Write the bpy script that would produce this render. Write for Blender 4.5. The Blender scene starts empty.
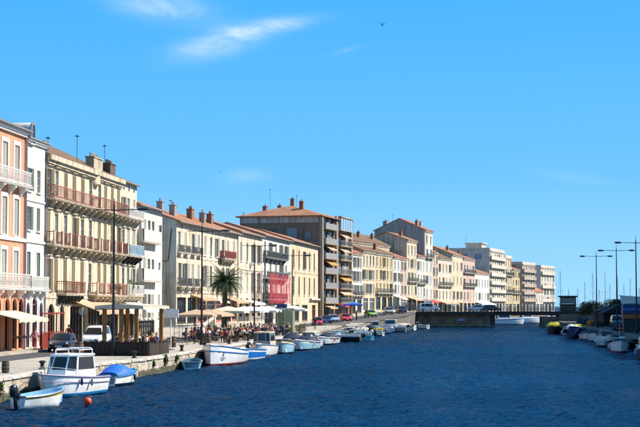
import bpy, bmesh, math, random
import numpy as np
from mathutils import Vector, Matrix
rng = random.Random(7)
R = math.radians
sc = bpy.context.scene
COL = sc.collection

# ------------------------------------------------------------------ camera
cam_d = bpy.data.cameras.new('camera')
cam_d.sensor_width = 36.0
cam_d.lens = 84.375
cam_d.clip_start = 0.5
cam_d.clip_end = 9000
cam = bpy.data.objects.new('camera', cam_d)
COL.objects.link(cam)
cam.location = (0, 0, 4.5)
cam.rotation_euler = (R(90 + 3.529), 0, R(6.0885))
sc.camera = cam

# ------------------------------------------------------------------ light
SUN_EL, SUN_A = 44.0, 19.0           # elevation, angle of the sun from +X towards +Y
world = bpy.data.worlds.new('World')
sc.world = world
world.use_nodes = True
wn, wl = world.node_tree.nodes, world.node_tree.links
wn.clear()
w_out = wn.new('ShaderNodeOutputWorld')
w_bg = wn.new('ShaderNodeBackground')
w_bg.inputs['Strength'].default_value = 0.095
w_sky = wn.new('ShaderNodeTexSky')
w_sky.sky_type = 'NISHITA'
w_sky.sun_disc = False
w_sky.sun_elevation = R(SUN_EL)
w_sky.sun_rotation = R(90 - SUN_A)
w_sky.altitude = 0
w_sky.air_density = 1.0
w_sky.dust_density = 0.25
w_sky.ozone_density = 4.0
# thin cirrus wisps, drifting over the whole sky
w_co = wn.new('ShaderNodeTexCoord')
def wmath(op, a, b=None, clamp=False):
    n = wn.new('ShaderNodeMath'); n.operation = op; n.use_clamp = clamp
    for i, v in enumerate((a, b)):
        if v is None: continue
        if isinstance(v, (int, float)): n.inputs[i].default_value = v
        else: wl.new(v, n.inputs[i])
    return n.outputs[0]
w_sep = wn.new('ShaderNodeSeparateXYZ')
wl.new(w_co.outputs['Generated'], w_sep.inputs[0])
az = wmath('ARCTAN2', w_sep.outputs['X'], w_sep.outputs['Y'])
el = wmath('ARCSINE', w_sep.outputs['Z'])
w_n = wn.new('ShaderNodeTexNoise')
w_n.inputs['Scale'].default_value = 22.0
w_n.inputs['Detail'].default_value = 7.0
w_n.inputs['Roughness'].default_value = 0.72
w_n.inputs['Distortion'].default_value = 0.6
w_map = wn.new('ShaderNodeMapping')
w_map.inputs['Scale'].default_value = (1.0, 1.0, 2.0)
w_map.inputs['Rotation'].default_value = (0, R(14), 0)
wl.new(w_co.outputs['Generated'], w_map.inputs['Vector'])
wl.new(w_map.outputs[0], w_n.inputs['Vector'])
wisps = [(-10.0, 9.98, 1.5, 0.42, 14, 1.35), (-8.2, 10.62, 1.6, 0.24, 8, 1.3), (-12.3, 11.4, 1.7, 0.5, -8, 1.1), (-9.0, 4.95, 0.9, 0.24, 4, 0.34),
         (-5.0, 9.75, 0.6, 0.10, 14, 0.34), (3.2, 4.9, 1.6, 0.2, -8, 0.2), (-40, 14, 9, 1.6, 8, 0.9), (28, 13, 8, 1.2, -5, 0.9),
         (70, 24, 10, 2, 10, 0.9), (140, 20, 12, 2, 0, 0.9), (-110, 26, 12, 2.4, 5, 0.9), (-160, 15, 9, 1.2, 0, 0.9)]
acc = None
for (a0, e0, sa, se, tilt, amp) in wisps:
    da = wmath('SUBTRACT', az, R(a0)); de = wmath('SUBTRACT', el, R(e0))
    ct, st = math.cos(R(tilt)), math.sin(R(tilt))
    u = wmath('ADD', wmath('MULTIPLY', da, ct), wmath('MULTIPLY', de, st))
    v = wmath('SUBTRACT', wmath('MULTIPLY', de, ct), wmath('MULTIPLY', da, st))
    q = wmath('ADD', wmath('POWER', wmath('ABSOLUTE', wmath('DIVIDE', u, R(sa))), 2.0), wmath('POWER', wmath('ABSOLUTE', wmath('DIVIDE', v, R(se))), 2.0))
    g = wmath('MULTIPLY', wmath('EXPONENT', wmath('MULTIPLY', q, -1.0)), amp)
    acc = g if acc is None else wmath('ADD', acc, g)
nz = wmath('MULTIPLY', wmath('SUBTRACT', w_n.outputs['Fac'], 0.28), 2.4, True)
cl = wmath('MULTIPLY', wmath('MULTIPLY', acc, nz), 0.5, True)
w_mix = wn.new('ShaderNodeMixRGB')
w_mix.inputs['Color2'].default_value = (6.2, 6.8, 7.4, 1)
wl.new(cl, w_mix.inputs['Fac'])
# clear Mediterranean blue: the sky model's light with its haze colour deepened, the same all round
w_rmp = wn.new('ShaderNodeValToRGB')
wl.new(wmath('MULTIPLY', el, 2/math.pi, True), w_rmp.inputs[0])
ce = w_rmp.color_ramp.elements
for p_, c_ in ((.055, (.78, 3.2, 6.3)), (.13, (.32, 2.68, 6.0))):
    e_ = ce.new(p_); e_.color = (*c_, 1)
ce[0].position = 0.0; ce[0].color = (2.0, 4.3, 6.3, 1)
ce[-1].position = 1.0; ce[-1].color = (.2, 1.0, 3.0, 1)
w_blend = wn.new('ShaderNodeMixRGB')
w_blend.inputs['Fac'].default_value = .93
wl.new(w_sky.outputs[0], w_blend.inputs['Color1'])
wl.new(w_rmp.outputs[0], w_blend.inputs['Color2'])
wl.new(w_blend.outputs[0], w_mix.inputs['Color1'])
wl.new(w_mix.outputs[0], w_bg.inputs['Color'])
wl.new(w_bg.outputs[0], w_out.inputs['Surface'])

sun_d = bpy.data.lights.new('sun', 'SUN')
sun_d.energy = 5.0
sun_d.angle = R(0.53)
sun_d.color = (1.0, 0.93, 0.82)
sun = bpy.data.objects.new('sun', sun_d)
COL.objects.link(sun)
sv = Vector((math.cos(R(SUN_EL)) * math.cos(R(SUN_A)), math.cos(R(SUN_EL)) * math.sin(R(SUN_A)), math.sin(R(SUN_EL))))
sun.rotation_euler = sv.to_track_quat('Z', 'Y').to_euler()
sun.location = (60, 40, 80)

sc.view_settings.view_transform = 'Standard'
sc.view_settings.look = 'None'
sc.view_settings.exposure = 0.86
sc.view_settings.gamma = 1.0
sc.view_settings.use_curve_mapping = False
sc.render.film_transparent = False

# ------------------------------------------------------------------ helpers
def tag(o, label=None, cat=None, group=None, kind=None):
    if label: o['label'] = label
    if cat: o['category'] = cat
    if group: o['group'] = group
    if kind: o['kind'] = kind
    return o

def thing(name, label, cat, loc=(0, 0, 0), rotz=0.0, group=None):
    o = bpy.data.objects.new(name, None)
    COL.objects.link(o)
    o.empty_display_size = 0.3
    o.location = loc
    o.rotation_euler = (0, 0, rotz)
    return tag(o, label, cat, group)

def link(name, me, parent=None, loc=(0, 0, 0), rot=(0, 0, 0), scale=(1, 1, 1)):
    o = bpy.data.objects.new(name, me)
    COL.objects.link(o)
    o.location = loc; o.rotation_euler = rot; o.scale = scale
    if parent is not None: o.parent = parent
    return o

def copy_tree(o, parent=None):
    c = o.copy(); COL.objects.link(c)
    if parent is not None: c.parent = parent
    for ch in list(o.children): copy_tree(ch, c)
    return c

class MB:
    def __init__(s): s.v = []; s.f = []; s.m = []
    def add(s, vs, fs, mi=0):
        b = len(s.v); s.v += [tuple(p) for p in vs]
        for f in fs: s.f.append(tuple(i + b for i in f)); s.m.append(mi)
        return s
    def box(s, x0, x1, y0, y1, z0, z1, mi=0):
        return s.add([(x0,y0,z0),(x1,y0,z0),(x1,y1,z0),(x0,y1,z0),(x0,y0,z1),(x1,y0,z1),(x1,y1,z1),(x0,y1,z1)],
                     [(0,3,2,1),(4,5,6,7),(0,1,5,4),(1,2,6,5),(2,3,7,6),(3,0,4,7)], mi)
    def quad(s, a, b, c, d, mi=0): return s.add([a, b, c, d], [(0, 1, 2, 3)], mi)
    def tube(s, pts, rad, n=8, mi=0, cap=True):
        pts = [Vector(p) for p in pts]
        if isinstance(rad, (int, float)): rad = [rad] * len(pts)
        rings = []
        up = None
        for i, p in enumerate(pts):
            d = (pts[min(i + 1, len(pts) - 1)] - pts[max(i - 1, 0)])
            d = d.normalized() if d.length > 1e-9 else Vector((0, 0, 1))
            if up is None: up = Vector((0, 0, 1)) if abs(d.z) < .9 else Vector((1, 0, 0))
            a = d.cross(up).normalized(); b = d.cross(a).normalized()
            rings.append([p + (a * math.cos(2*math.pi*k/n) + b * math.sin(2*math.pi*k/n)) * rad[i] for k in range(n)])
        return s.loft(rings, cap, mi)
    def loft(s, rings, cap=True, mi=0, closed=True):
        n = len(rings[0]); vs = [p for r in rings for p in r]; fs = []
        for i in range(len(rings) - 1):
            for k in range(n if closed else n - 1):
                k2 = (k + 1) % n
                fs.append((i*n + k, i*n + k2, (i+1)*n + k2, (i+1)*n + k))
        if cap and closed:
            fs.append(tuple(reversed(range(n)))); fs.append(tuple((len(rings)-1)*n + k for k in range(n)))
        return s.add(vs, fs, mi)
    def lathe(s, prof, n=12, c=(0, 0, 0), mi=0):
        rings = [[(c[0] + r*math.cos(2*math.pi*k/n), c[1] + r*math.sin(2*math.pi*k/n), c[2] + z) for k in range(n)] for (r, z) in prof]
        return s.loft(rings, True, mi)
    def prism(s, poly, y0, y1, mi=0):          # poly in x,z extruded along y
        n = len(poly)
        vs = [(x, y0, z) for x, z in poly] + [(x, y1, z) for x, z in poly]
        fs = [tuple(range(n)), tuple(reversed(range(n, 2*n)))] + [(k, k+n, (k+1) % n + n, (k+1) % n) for k in range(n)]
        return s.add(vs, fs, mi)
    def blob(s, c, r, n=8, m=5, mi=0, jit=0.0, rg=None):
        rings = []
        for i in range(m + 1):
            t = math.pi * i / m
            rr = max(math.sin(t), .02)
            rings.append([(c[0] + r[0]*rr*math.cos(2*math.pi*k/n)*(1 + (rg.uniform(-jit, jit) if rg else 0)),
                           c[1] + r[1]*rr*math.sin(2*math.pi*k/n)*(1 + (rg.uniform(-jit, jit) if rg else 0)),
                           c[2] - r[2]*math.cos(t)) for k in range(n)])
        return s.loft(rings, True, mi)
    def mesh(s, name, mats, smooth=False, fix=True):
        me = bpy.data.meshes.new(name)
        me.from_pydata(s.v, [], s.f)
        if not isinstance(mats, (list, tuple)): mats = [mats]
        for m in mats: me.materials.append(m)
        if len(mats) > 1: me.polygons.foreach_set('material_index', s.m)
        if fix:
            bm = bmesh.new(); bm.from_mesh(me)
            bmesh.ops.recalc_face_normals(bm, faces=bm.faces); bm.to_mesh(me); bm.free()
        if smooth:
            me.polygons.foreach_set('use_smooth', [True] * len(me.polygons))
            try: me.set_sharp_from_angle(angle=R(smooth if smooth > 1 else 40))
            except Exception: pass
        me.update()
        return me
    def build(s, name, mats, parent=None, loc=(0, 0, 0), rot=(0, 0, 0), smooth=False, fix=True):
        return link(name, s.mesh(name, mats, smooth, fix), parent, loc, rot)

# ------------------------------------------------------------------ materials
MC = {}
def newmat(name):
    m = bpy.data.materials.new(name); m.use_nodes = True
    nt = m.node_tree; nt.nodes.clear()
    o = nt.nodes.new('ShaderNodeOutputMaterial'); b = nt.nodes.new('ShaderNodeBsdfPrincipled')
    nt.links.new(b.outputs[0], o.inputs[0])
    return m, nt, b
def srgb(h):
    h = h.lstrip('#')
    return tuple(((int(h[i:i+2], 16)/255 + .055)/1.055)**2.4 if int(h[i:i+2], 16) > 10 else int(h[i:i+2], 16)/255/12.92 for i in (0, 2, 4))
def noise(nt, scale, detail=4, rough=.6, vec=None, dist=0):
    n = nt.nodes.new('ShaderNodeTexNoise')
    n.inputs['Scale'].default_value = scale; n.inputs['Detail'].default_value = detail
    n.inputs['Roughness'].default_value = rough; n.inputs['Distortion'].default_value = dist
    if vec: nt.links.new(vec, n.inputs['Vector'])
    return n.outputs['Fac']
def ramp(nt, fac, stops):
    r = nt.nodes.new('ShaderNodeValToRGB'); e = r.color_ramp.elements
    while len(e) < len(stops): e.new(.5)
    for i, (p, c) in enumerate(stops):
        e[i].position = p; e[i].color = (*c, 1) if len(c) == 3 else c
    nt.links.new(fac, r.inputs[0]); return r.outputs[0]
def mixc(nt, fac, a, b, mode='MIX'):
    n = nt.nodes.new('ShaderNodeMixRGB'); n.blend_type = mode
    for i, v in enumerate((fac, a, b)):
        if isinstance(v, (int, float)): n.inputs[i].default_value = v
        elif isinstance(v, tuple): n.inputs[i].default_value = (*v, 1) if len(v) == 3 else v
        else: nt.links.new(v, n.inputs[i])
    return n.outputs[0]
def coords(nt, scale=(1, 1, 1)):
    t = nt.nodes.new('ShaderNodeTexCoord'); m = nt.nodes.new('ShaderNodeMapping')
    m.inputs['Scale'].default_value = scale
    nt.links.new(t.outputs['Object'], m.inputs['Vector']); return m.outputs[0]
def bump(nt, b, fac, strength=.3, dist=.02):
    n = nt.nodes.new('ShaderNodeBump'); n.inputs['Strength'].default_value = strength
    n.inputs['Distance'].default_value = dist
    nt.links.new(fac, n.inputs['Height']); nt.links.new(n.outputs[0], b.inputs['Normal'])
def mat(name, col, rough=.7, var=.12, scale=3.0, metal=0.0, rand=.06, bmp=0, bscale=25, spec=.4, coat=0):
    if name in MC: return MC[name]
    if isinstance(col, str): col = srgb(col)
    m, nt, b = newmat(name)
    c = coords(nt)
    f = noise(nt, scale, 5, .6, c)
    dk = tuple(x*(1 - var*1.6) for x in col); lt = tuple(min(x*(1 + var*.7), .95) for x in col)
    cc = ramp(nt, f, [(.3, dk), (.7, lt)])
    if rand:
        oi = nt.nodes.new('ShaderNodeObjectInfo')
        rr = ramp(nt, oi.outputs['Random'], [(0, (1 - rand*2,)*3), (1, (1.0,)*3)])
        cc = mixc(nt, 1.0, cc, rr, 'MULTIPLY')
    nt.links.new(cc, b.inputs['Base Color'])
    b.inputs['Roughness'].default_value = rough; b.inputs['Metallic'].default_value = metal
    b.inputs['Specular IOR Level'].default_value = spec
    if coat: b.inputs['Coat Weight'].default_value = coat; b.inputs['Coat Roughness'].default_value = .08
    if bmp: bump(nt, b, noise(nt, bscale, 4, .6, c), bmp)
    MC[name] = m; return m
def plaster(name, col, stain=.75, streak=1.0):
    if name in MC: return MC[name]
    if isinstance(col, str): col = srgb(col)
    m, nt, b = newmat(name)
    c = coords(nt); cs = coords(nt, (1.3, 1.3, .13))
    f = noise(nt, .35, 7, .65, c)
    base = ramp(nt, f, [(.3, tuple(x*.74 for x in col)), (.5, col), (.75, tuple(min(x*1.08, .92) for x in col))])
    s = ramp(nt, noise(nt, 1.0, 6, .7, cs), [(.44, (1, 1, 1)), (.68, (1 - streak*.55, 1 - streak*.6, 1 - streak*.68))])
    base = mixc(nt, 1.0, base, s, 'MULTIPLY')
    p = ramp(nt, noise(nt, 1.1, 8, .75, c), [(.56, (0, 0, 0)), (.74, (1, 1, 1))])
    base = mixc(nt, mixc(nt, 1.0, p, (stain, stain, stain), 'MULTIPLY'), base, tuple(x*.62 for x in col))
    nt.links.new(base, b.inputs['Base Color'])
    b.inputs['Roughness'].default_value = .88; b.inputs['Specular IOR Level'].default_value = .2
    bump(nt, b, noise(nt, 14, 6, .7, c), .35, .03)
    MC[name] = m; return m
def louvre(name, col, pitch=.07):
    if name in MC: return MC[name]
    if isinstance(col, str): col = srgb(col)
    m, nt, b = newmat(name)
    c = coords(nt)
    w = nt.nodes.new('ShaderNodeTexWave'); w.bands_direction = 'Z'; w.wave_profile = 'SAW'
    w.inputs['Scale'].default_value = .314/pitch; nt.links.new(c, w.inputs['Vector'])
    oi = nt.nodes.new('ShaderNodeObjectInfo')
    cc = ramp(nt, oi.outputs['Random'], [(0, tuple(x*.78 for x in col)), (1, tuple(min(x*1.08, .9) for x in col))])
    f = noise(nt, 2.5, 5, .7, c)
    cc = mixc(nt, 1.0, cc, ramp(nt, f, [(.35, (.82,)*3), (.6, (1,)*3)]), 'MULTIPLY')
    nt.links.new(cc, b.inputs['Base Color']); b.inputs['Roughness'].default_value = .65
    bump(nt, b, w.outputs['Fac'], .8, .03)
    MC[name] = m; return m
def tiles(name, col, col2):
    if name in MC: return MC[name]
    m, nt, b = newmat(name)
    c = coords(nt)
    w = nt.nodes.new('ShaderNodeTexWave'); w.bands_direction = 'X'; w.inputs['Scale'].default_value = .314/.21
    w.inputs['Distortion'].default_value = .6; nt.links.new(c, w.inputs['Vector'])
    w2 = nt.nodes.new('ShaderNodeTexWave'); w2.bands_direction = 'Y'; w2.wave_profile = 'SAW'; w2.inputs['Scale'].default_value = .314/.4
    nt.links.new(c, w2.inputs['Vector'])
    f = noise(nt, 2.6, 8, .75, c); f2 = noise(nt, .4, 4, .6, c)
    cc = ramp(nt, f, [(.3, tuple(x*.55 for x in srgb(col))), (.5, srgb(col)), (.68, srgb(col2))])
    cc = mixc(nt, 1.0, cc, ramp(nt, f2, [(.35, (.72, .72, .74)), (.65, (1, 1, 1))]), 'MULTIPLY')
    cc = mixc(nt, .45, cc, ramp(nt, w.outputs['Fac'], [(0, (.35, .33, .32)), (.5, (1, 1, 1))]), 'MULTIPLY')
    nt.links.new(cc, b.inputs['Base Color']); b.inputs['Roughness'].default_value = .9
    h = mixc(nt, .4, w.outputs['Fac'], w2.outputs['Fac'])
    bump(nt, b, h, .9, .08)
    MC[name] = m; return m
def glassy(name, col=(.03, .036, .042), rough=.06):
    if name in MC: return MC[name]
    m, nt, b = newmat(name)
    c = coords(nt); oi = nt.nodes.new('ShaderNodeObjectInfo')
    cc = ramp(nt, oi.outputs['Random'], [(0, tuple(x*.5 for x in col)), (.62, tuple(x*1.3 for x in col)), (.78, tuple(x*5 for x in col)), (1, tuple(x*8 for x in col))] if name == 'window_glass' else [(0, tuple(x*.5 for x in col)), (1, tuple(x*1.7 for x in col))])
    nt.links.new(cc, b.inputs['Base Color'])
    b.inputs['Roughness'].default_value = rough; b.inputs['Specular IOR Level'].default_value = .5
    bump(nt, b, noise(nt, 1.2, 2, .5, c), .08, .05)
    MC[name] = m; return m

GLASS = glassy('window_glass')
WHITE = mat('white_paint', '#e8e4da', .5, .06)
DARKM = mat('dark_metal', '#24262a', .45, .2, metal=.5)
GALV = mat('galvanised', '#9a9ea0', .4, .15, metal=.7)
IRON = mat('iron_black', '#2a2724', .6, .2)
TILE = tiles('roof_tiles', '#a5704c', '#bd8f66')
TILE2 = tiles('roof_tiles_red', '#a3614a', '#b98564')
TILEB = tiles('roof_tiles_brown', '#775a42', '#96764f')
ZINC = mat('zinc', '#8d8d8a', .55, .15, metal=.3)
# ------------------------------------------------------------------ the lie of the land
def interp(pts, y):
    if y <= pts[0][0]: return pts[0][1]
    for (a, va), (b, vb) in zip(pts, pts[1:]):
        if y <= b: return va + (vb - va)*(y - a)/max(b - a, 1e-9)
    return pts[-1][1]
ZR = [(200, 1.1), (282, 1.9), (308, 2.6), (322, 3.3), (337, 3.3), (380, 2.5), (450, 2.0)]
XF = [(176, -36), (209.5, -34), (281.5, -30.4), (308, -26.6), (520.7, 15.9), (640, 39)]
XQ = [(86, -22.7), (98, -21.6), (250, -21.6), (285, -19), (308, -15), (321.99, -13.5), (322, 3), (337, 3), (337.1, -6), (400, 1), (450, 10), (500, 20), (560, 34), (640, 60)]
zr = lambda y: interp(ZR, y)
xf = lambda y: interp(XF, y)
xq = lambda y: interp(XQ, y)
YS = [-80, 0, 40, 60, 75, 86, 98, 120, 150, 176, 200, 209.5, 235, 250, 270, 281.5, 285, 295, 308, 315, 321.99, 322, 329, 337, 337.1, 350, 380, 400, 420, 450, 480, 500, 520.7, 560, 600, 640]

ASPH = mat('asphalt', (.055, .055, .058), .85, .2, 1.2, rand=0, bmp=.4, bscale=60)
def pave_mat():
    m, nt, b = newmat('pavement_stone'); c = coords(nt)
    base = ramp(nt, noise(nt, .5, 6, .65, c), [(.3, (.30, .26, .205)), (.7, (.47, .41, .33))])
    st = ramp(nt, noise(nt, .9, 5, .7, c, 1.0), [(.55, (1, 1, 1)), (.68, (.62, .6, .57))])
    base = mixc(nt, 1.0, base, st, 'MULTIPLY')
    br = nt.nodes.new('ShaderNodeTexBrick'); br.inputs['Scale'].default_value = 1.0; br.inputs['Brick Width'].default_value = 1.2; br.inputs['Row Height'].default_value = .8; br.inputs['Mortar Size'].default_value = .025
    br.inputs['Color1'].default_value = (1, 1, 1, 1); br.inputs['Color2'].default_value = (.88, .88, .88, 1); br.inputs['Mortar'].default_value = (.5, .48, .45, 1); nt.links.new(c, br.inputs['Vector'])
    base = mixc(nt, 1.0, base, br.outputs['Color'], 'MULTIPLY')
    nt.links.new(base, b.inputs['Base Color']); b.inputs['Roughness'].default_value = .85; bump(nt, b, br.outputs['Fac'], .3, -.02)
    return m
PAVE = pave_mat()
def quay_stone_mat(name, lt, dk):
    m, nt, b = newmat(name); c = coords(nt); g = nt.nodes.new('ShaderNodeNewGeometry')
    base = ramp(nt, noise(nt, 1.6, 6, .7, g.outputs['Position']), [(.3, dk), (.65, lt)])
    oi = nt.nodes.new('ShaderNodeObjectInfo'); base = mixc(nt, 1.0, base, ramp(nt, oi.outputs['Random'], [(0, (.78, .76, .74)), (1, (1, 1, 1))]), 'MULTIPLY')
    sx = nt.nodes.new('ShaderNodeSeparateXYZ'); nt.links.new(g.outputs['Position'], sx.inputs[0])
    ad = nt.nodes.new('ShaderNodeMath'); ad.operation = 'MULTIPLY_ADD'; ad.inputs[1].default_value = -.5; nt.links.new(noise(nt, 1.1, 5, .7, g.outputs['Position']), ad.inputs[0]); nt.links.new(sx.outputs['Z'], ad.inputs[2])
    wet = ramp(nt, ad.outputs[0], [(.0, (.16, .17, .11)), (.16, (1, 1, 1))])      # weed and wet below the tide line
    base = mixc(nt, 1.0, base, wet, 'MULTIPLY')
    nt.links.new(base, b.inputs['Base Color']); b.inputs['Roughness'].default_value = .85; bump(nt, b, noise(nt, 7, 6, .7, g.outputs['Position']), .8, .03)
    MC[name] = m; return m
EARTH = mat('ground_earth', (.26, .23, .19), .9, .2, .4, rand=0)
STONE = quay_stone_mat('quay_stone', (.54, .46, .36), (.30, .25, .19))
COPE = mat('coping_stone', (.58, .51, .42), .8, .22, 1.3, rand=.06, bmp=.5, bscale=9)
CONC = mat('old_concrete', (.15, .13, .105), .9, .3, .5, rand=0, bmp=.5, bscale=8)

def strip(name, xa, xb, m, dz=0.0, skirt=0.0, ys=YS):
    mb = MB(); prev = None
    for y in ys:
        a = (xa(y), y, zr(y) + dz); b = (xb(y), y, zr(y) + dz)
        if b[0] <= a[0]: b = (a[0] + .01, y, a[2])
        if prev:
            mb.quad(prev[0], prev[1], b, a)
            if skirt:
                mb.quad(prev[0], a, (a[0], a[1], a[2] - skirt), (prev[0][0], prev[0][1], prev[0][2] - skirt))
                mb.quad(prev[1], b, (b[0], b[1], b[2] - skirt), (prev[1][0], prev[1][1], prev[1][2] - skirt))
        prev = (a, b)
    o = mb.build(name, m, fix=False)
    return tag(o, kind='structure')
strip('ground', lambda y: -1500, lambda y: xf(y) + .3, EARTH, -.02)
strip('pavement', lambda y: xf(y) - .1, lambda y: xf(y) + 2.3, PAVE, .0, .2)
strip('road', lambda y: xf(y) + 2.2, lambda y: xf(y) + 7.1, ASPH, -.13)
strip('promenade', lambda y: xf(y) + 7.0, lambda y: xq(y), PAVE, .004, .25, [v for v in YS if v <= 235])
strip('parking_strip', lambda y: xf(y) + 7.0, lambda y: xq(y), mat('worn_asphalt', (.10, .092, .082), .88, .3, .7, rand=0, bmp=.4, bscale=30), .004, .25, [v for v in YS if v >= 235])
# painted edge line of the road
strip('road_marking', lambda y: xf(y) + 6.55, lambda y: xf(y) + 6.67, mat('road_paint', (.62, .61, .58), .7, .2, rand=0), -.126)

# quay wall: backing, then single stones where they can be told apart
mb = MB(); prev = None
for y in [v for v in YS if v <= 285]:
    p = (xq(y) - .12, y)
    if prev: mb.quad((*prev, -2), (*p, -2), (*p, zr(y) - .02), (*prev, zr(prev[1]) - .02))
    prev = p
quay = mb.build('quay_wall', quay_stone_mat('quay_mortar', (.36, .30, .235), (.2, .165, .13)), fix=False); tag(quay, kind='structure')
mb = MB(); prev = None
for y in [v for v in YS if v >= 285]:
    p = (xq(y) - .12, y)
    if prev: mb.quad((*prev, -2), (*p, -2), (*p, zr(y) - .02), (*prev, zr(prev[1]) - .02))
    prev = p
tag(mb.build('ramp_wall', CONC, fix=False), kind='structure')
# the camera-facing return of the quay beside the bridge carries a stone plinth
def bevel_box(m, bev=.06):
    bm = bmesh.new(); bmesh.ops.create_cube(bm, size=1.0)
    me = bpy.data.meshes.new('stone'); bm.to_mesh(me); bm.free(); me.materials.append(m); return me
def rough_stone(m, seed, j=.05):
    rg = random.Random(seed); mb = MB()
    a = .5; b = .455
    fr = [(-b, -b), (b, -b), (b, b), (-b, b)]
    jj = lambda: rg.uniform(-j, j)
    back = [(-.5, y*1.1, z*1.1) for y, z in fr]
    mid = [(.36, y*1.09 + jj()*.3, z*1.09 + jj()*.3) for y, z in fr]
    front = [(.5 + jj(), y + jj(), z + jj()) for y, z in fr]
    mb.loft([back, mid, front], True)
    return mb.mesh('stone', m)
SM = [rough_stone(STONE, s) for s in range(5)]
CM = [rough_stone(COPE, 20 + s, .02) for s in range(4)]
nst = 0
for cz, ch in ((-.1, .4), (.3, .4), (.68, .36)):
    y = 60.0 + rng.uniform(0, .8)
    while y < 142 and nst < 290:
        L = rng.uniform(.8, 1.7)*(1 if y < 100 else 1.5)
        ym = y + L/2
        link('stone', rng.choice(SM), quay, (xq(ym) - .14 + rng.uniform(-.03, .03), ym, cz + ch/2), (0, 0, math.atan2(-(xq(ym + .5) - xq(ym - .5)), 1)), (.34, L*.985, ch*.97)); nst += 1
        y += L
y = 56.0
while y < 200:
    L = rng.uniform(1.4, 2.1); ym = y + L/2
    link('coping_stone', rng.choice(CM), quay, (xq(ym) - .2, ym, 1.035 + rng.uniform(-.012, .012)), (0, 0, math.atan2(-(xq(ym + .5) - xq(ym - .5)), 1)), (.62, L*.985, .17)); y += L

# right bank
QZ = 1.3
mb = MB()
mb.box(16.3, 900, -80, 341, -2, QZ)
tag(mb.build('right_quay', mat('tarred_quay', (.07, .066, .062), .9, .35, .4, rand=0, bmp=.5, bscale=6)), kind='structure')
mb = MB(); mb.box(19.5, 26.5, -80, 340, QZ, QZ + .004); tag(mb.build('right_road', ASPH), kind='structure')
mb = MB(); mb.box(16.05, 16.8, -80, 318, QZ - .28, QZ + .05)
tag(mb.build('right_kerb', mat('dark_kerb', (.15, .14, .13), .9, .3, .8, rand=0)), kind='structure')

# ------------------------------------------------------------------ water: real waves near, ripples in the material
def wave_height(X, Y):
    r = np.random.RandomState(3); h = np.zeros_like(X)
    for lam, amp, n in ((5.0, .014, 6), (2.2, .034, 9), (1.1, .046, 12), (.65, .030, 14)):
        for _ in range(n):
            th = math.radians(215 + r.normal(0, 32)); k = 2*math.pi/(lam*r.uniform(.75, 1.3)); ph = r.uniform(0, 6.28)
            s = np.sin(k*(X*math.cos(th) + Y*math.sin(th)) + ph + .6*np.sin(.21*X + .17*Y + ph))
            h += amp*2/math.sqrt(n)*(s*.7 + .3*(1 - 2*np.abs(np.sin(.5*(k*(X*math.cos(th) + Y*math.sin(th)) + ph)))))
    gust = .72 + .28*np.sin(.05*X + .028*Y + 1.3)*np.sin(.017*Y - .06*X + .4)
    return h*gust
def water_mat():
    m, nt, b = newmat('canal_water')
    nt.nodes.remove(b)
    out = [n for n in nt.nodes if n.type == 'OUTPUT_MATERIAL'][0]
    g = nt.nodes.new('ShaderNodeNewGeometry')
    pos = g.outputs['Position']
    f = noise(nt, .03, 4, .55, pos)
    body_c = ramp(nt, f, [(.3, (.001, .010, .028)), (.7, (.0015, .020, .050))])
    patch = ramp(nt, noise(nt, .06, 3, .55, pos, .8), [(.35, (.55, .55, .55)), (.6, (1, 1, 1))])
    n1 = noise(nt, 3.0, 6, .66, pos, .5); n2 = noise(nt, 9, 3, .6, pos, .3)
    b1 = nt.nodes.new('ShaderNodeBump'); b1.inputs['Distance'].default_value = .55
    b2 = nt.nodes.new('ShaderNodeBump'); b2.inputs['Strength'].default_value = .9; b2.inputs['Distance'].default_value = .07
    nt.links.new(patch, b1.inputs['Strength'])
    nt.links.new(n1, b1.inputs['Height']); nt.links.new(n2, b2.inputs['Height']); nt.links.new(b1.outputs[0], b2.inputs['Normal'])
    fr = nt.nodes.new('ShaderNodeFresnel'); fr.inputs['IOR'].default_value = 1.333; nt.links.new(b2.outputs[0], fr.inputs['Normal'])
    mu = nt.nodes.new('ShaderNodeMath'); mu.operation = 'MULTIPLY'; mu.inputs[1].default_value = .54; mu.use_clamp = True; nt.links.new(fr.outputs[0], mu.inputs[0])
    di = nt.nodes.new('ShaderNodeBsdfDiffuse'); nt.links.new(body_c, di.inputs['Color'])
    gl = nt.nodes.new('ShaderNodeBsdfGlossy'); gl.inputs['Roughness'].default_value = .035; gl.inputs['Color'].default_value = (.72, .86, 1, 1); nt.links.new(b2.outputs[0], gl.inputs['Normal'])
    mx = nt.nodes.new('ShaderNodeMixShader'); nt.links.new(mu.outputs[0], mx.inputs[0]); nt.links.new(di.outputs[0], mx.inputs[1]); nt.links.new(gl.outputs[0], mx.inputs[2])
    nt.links.new(mx.outputs[0], out.inputs['Surface'])
    return m
WATER = water_mat()
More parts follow.
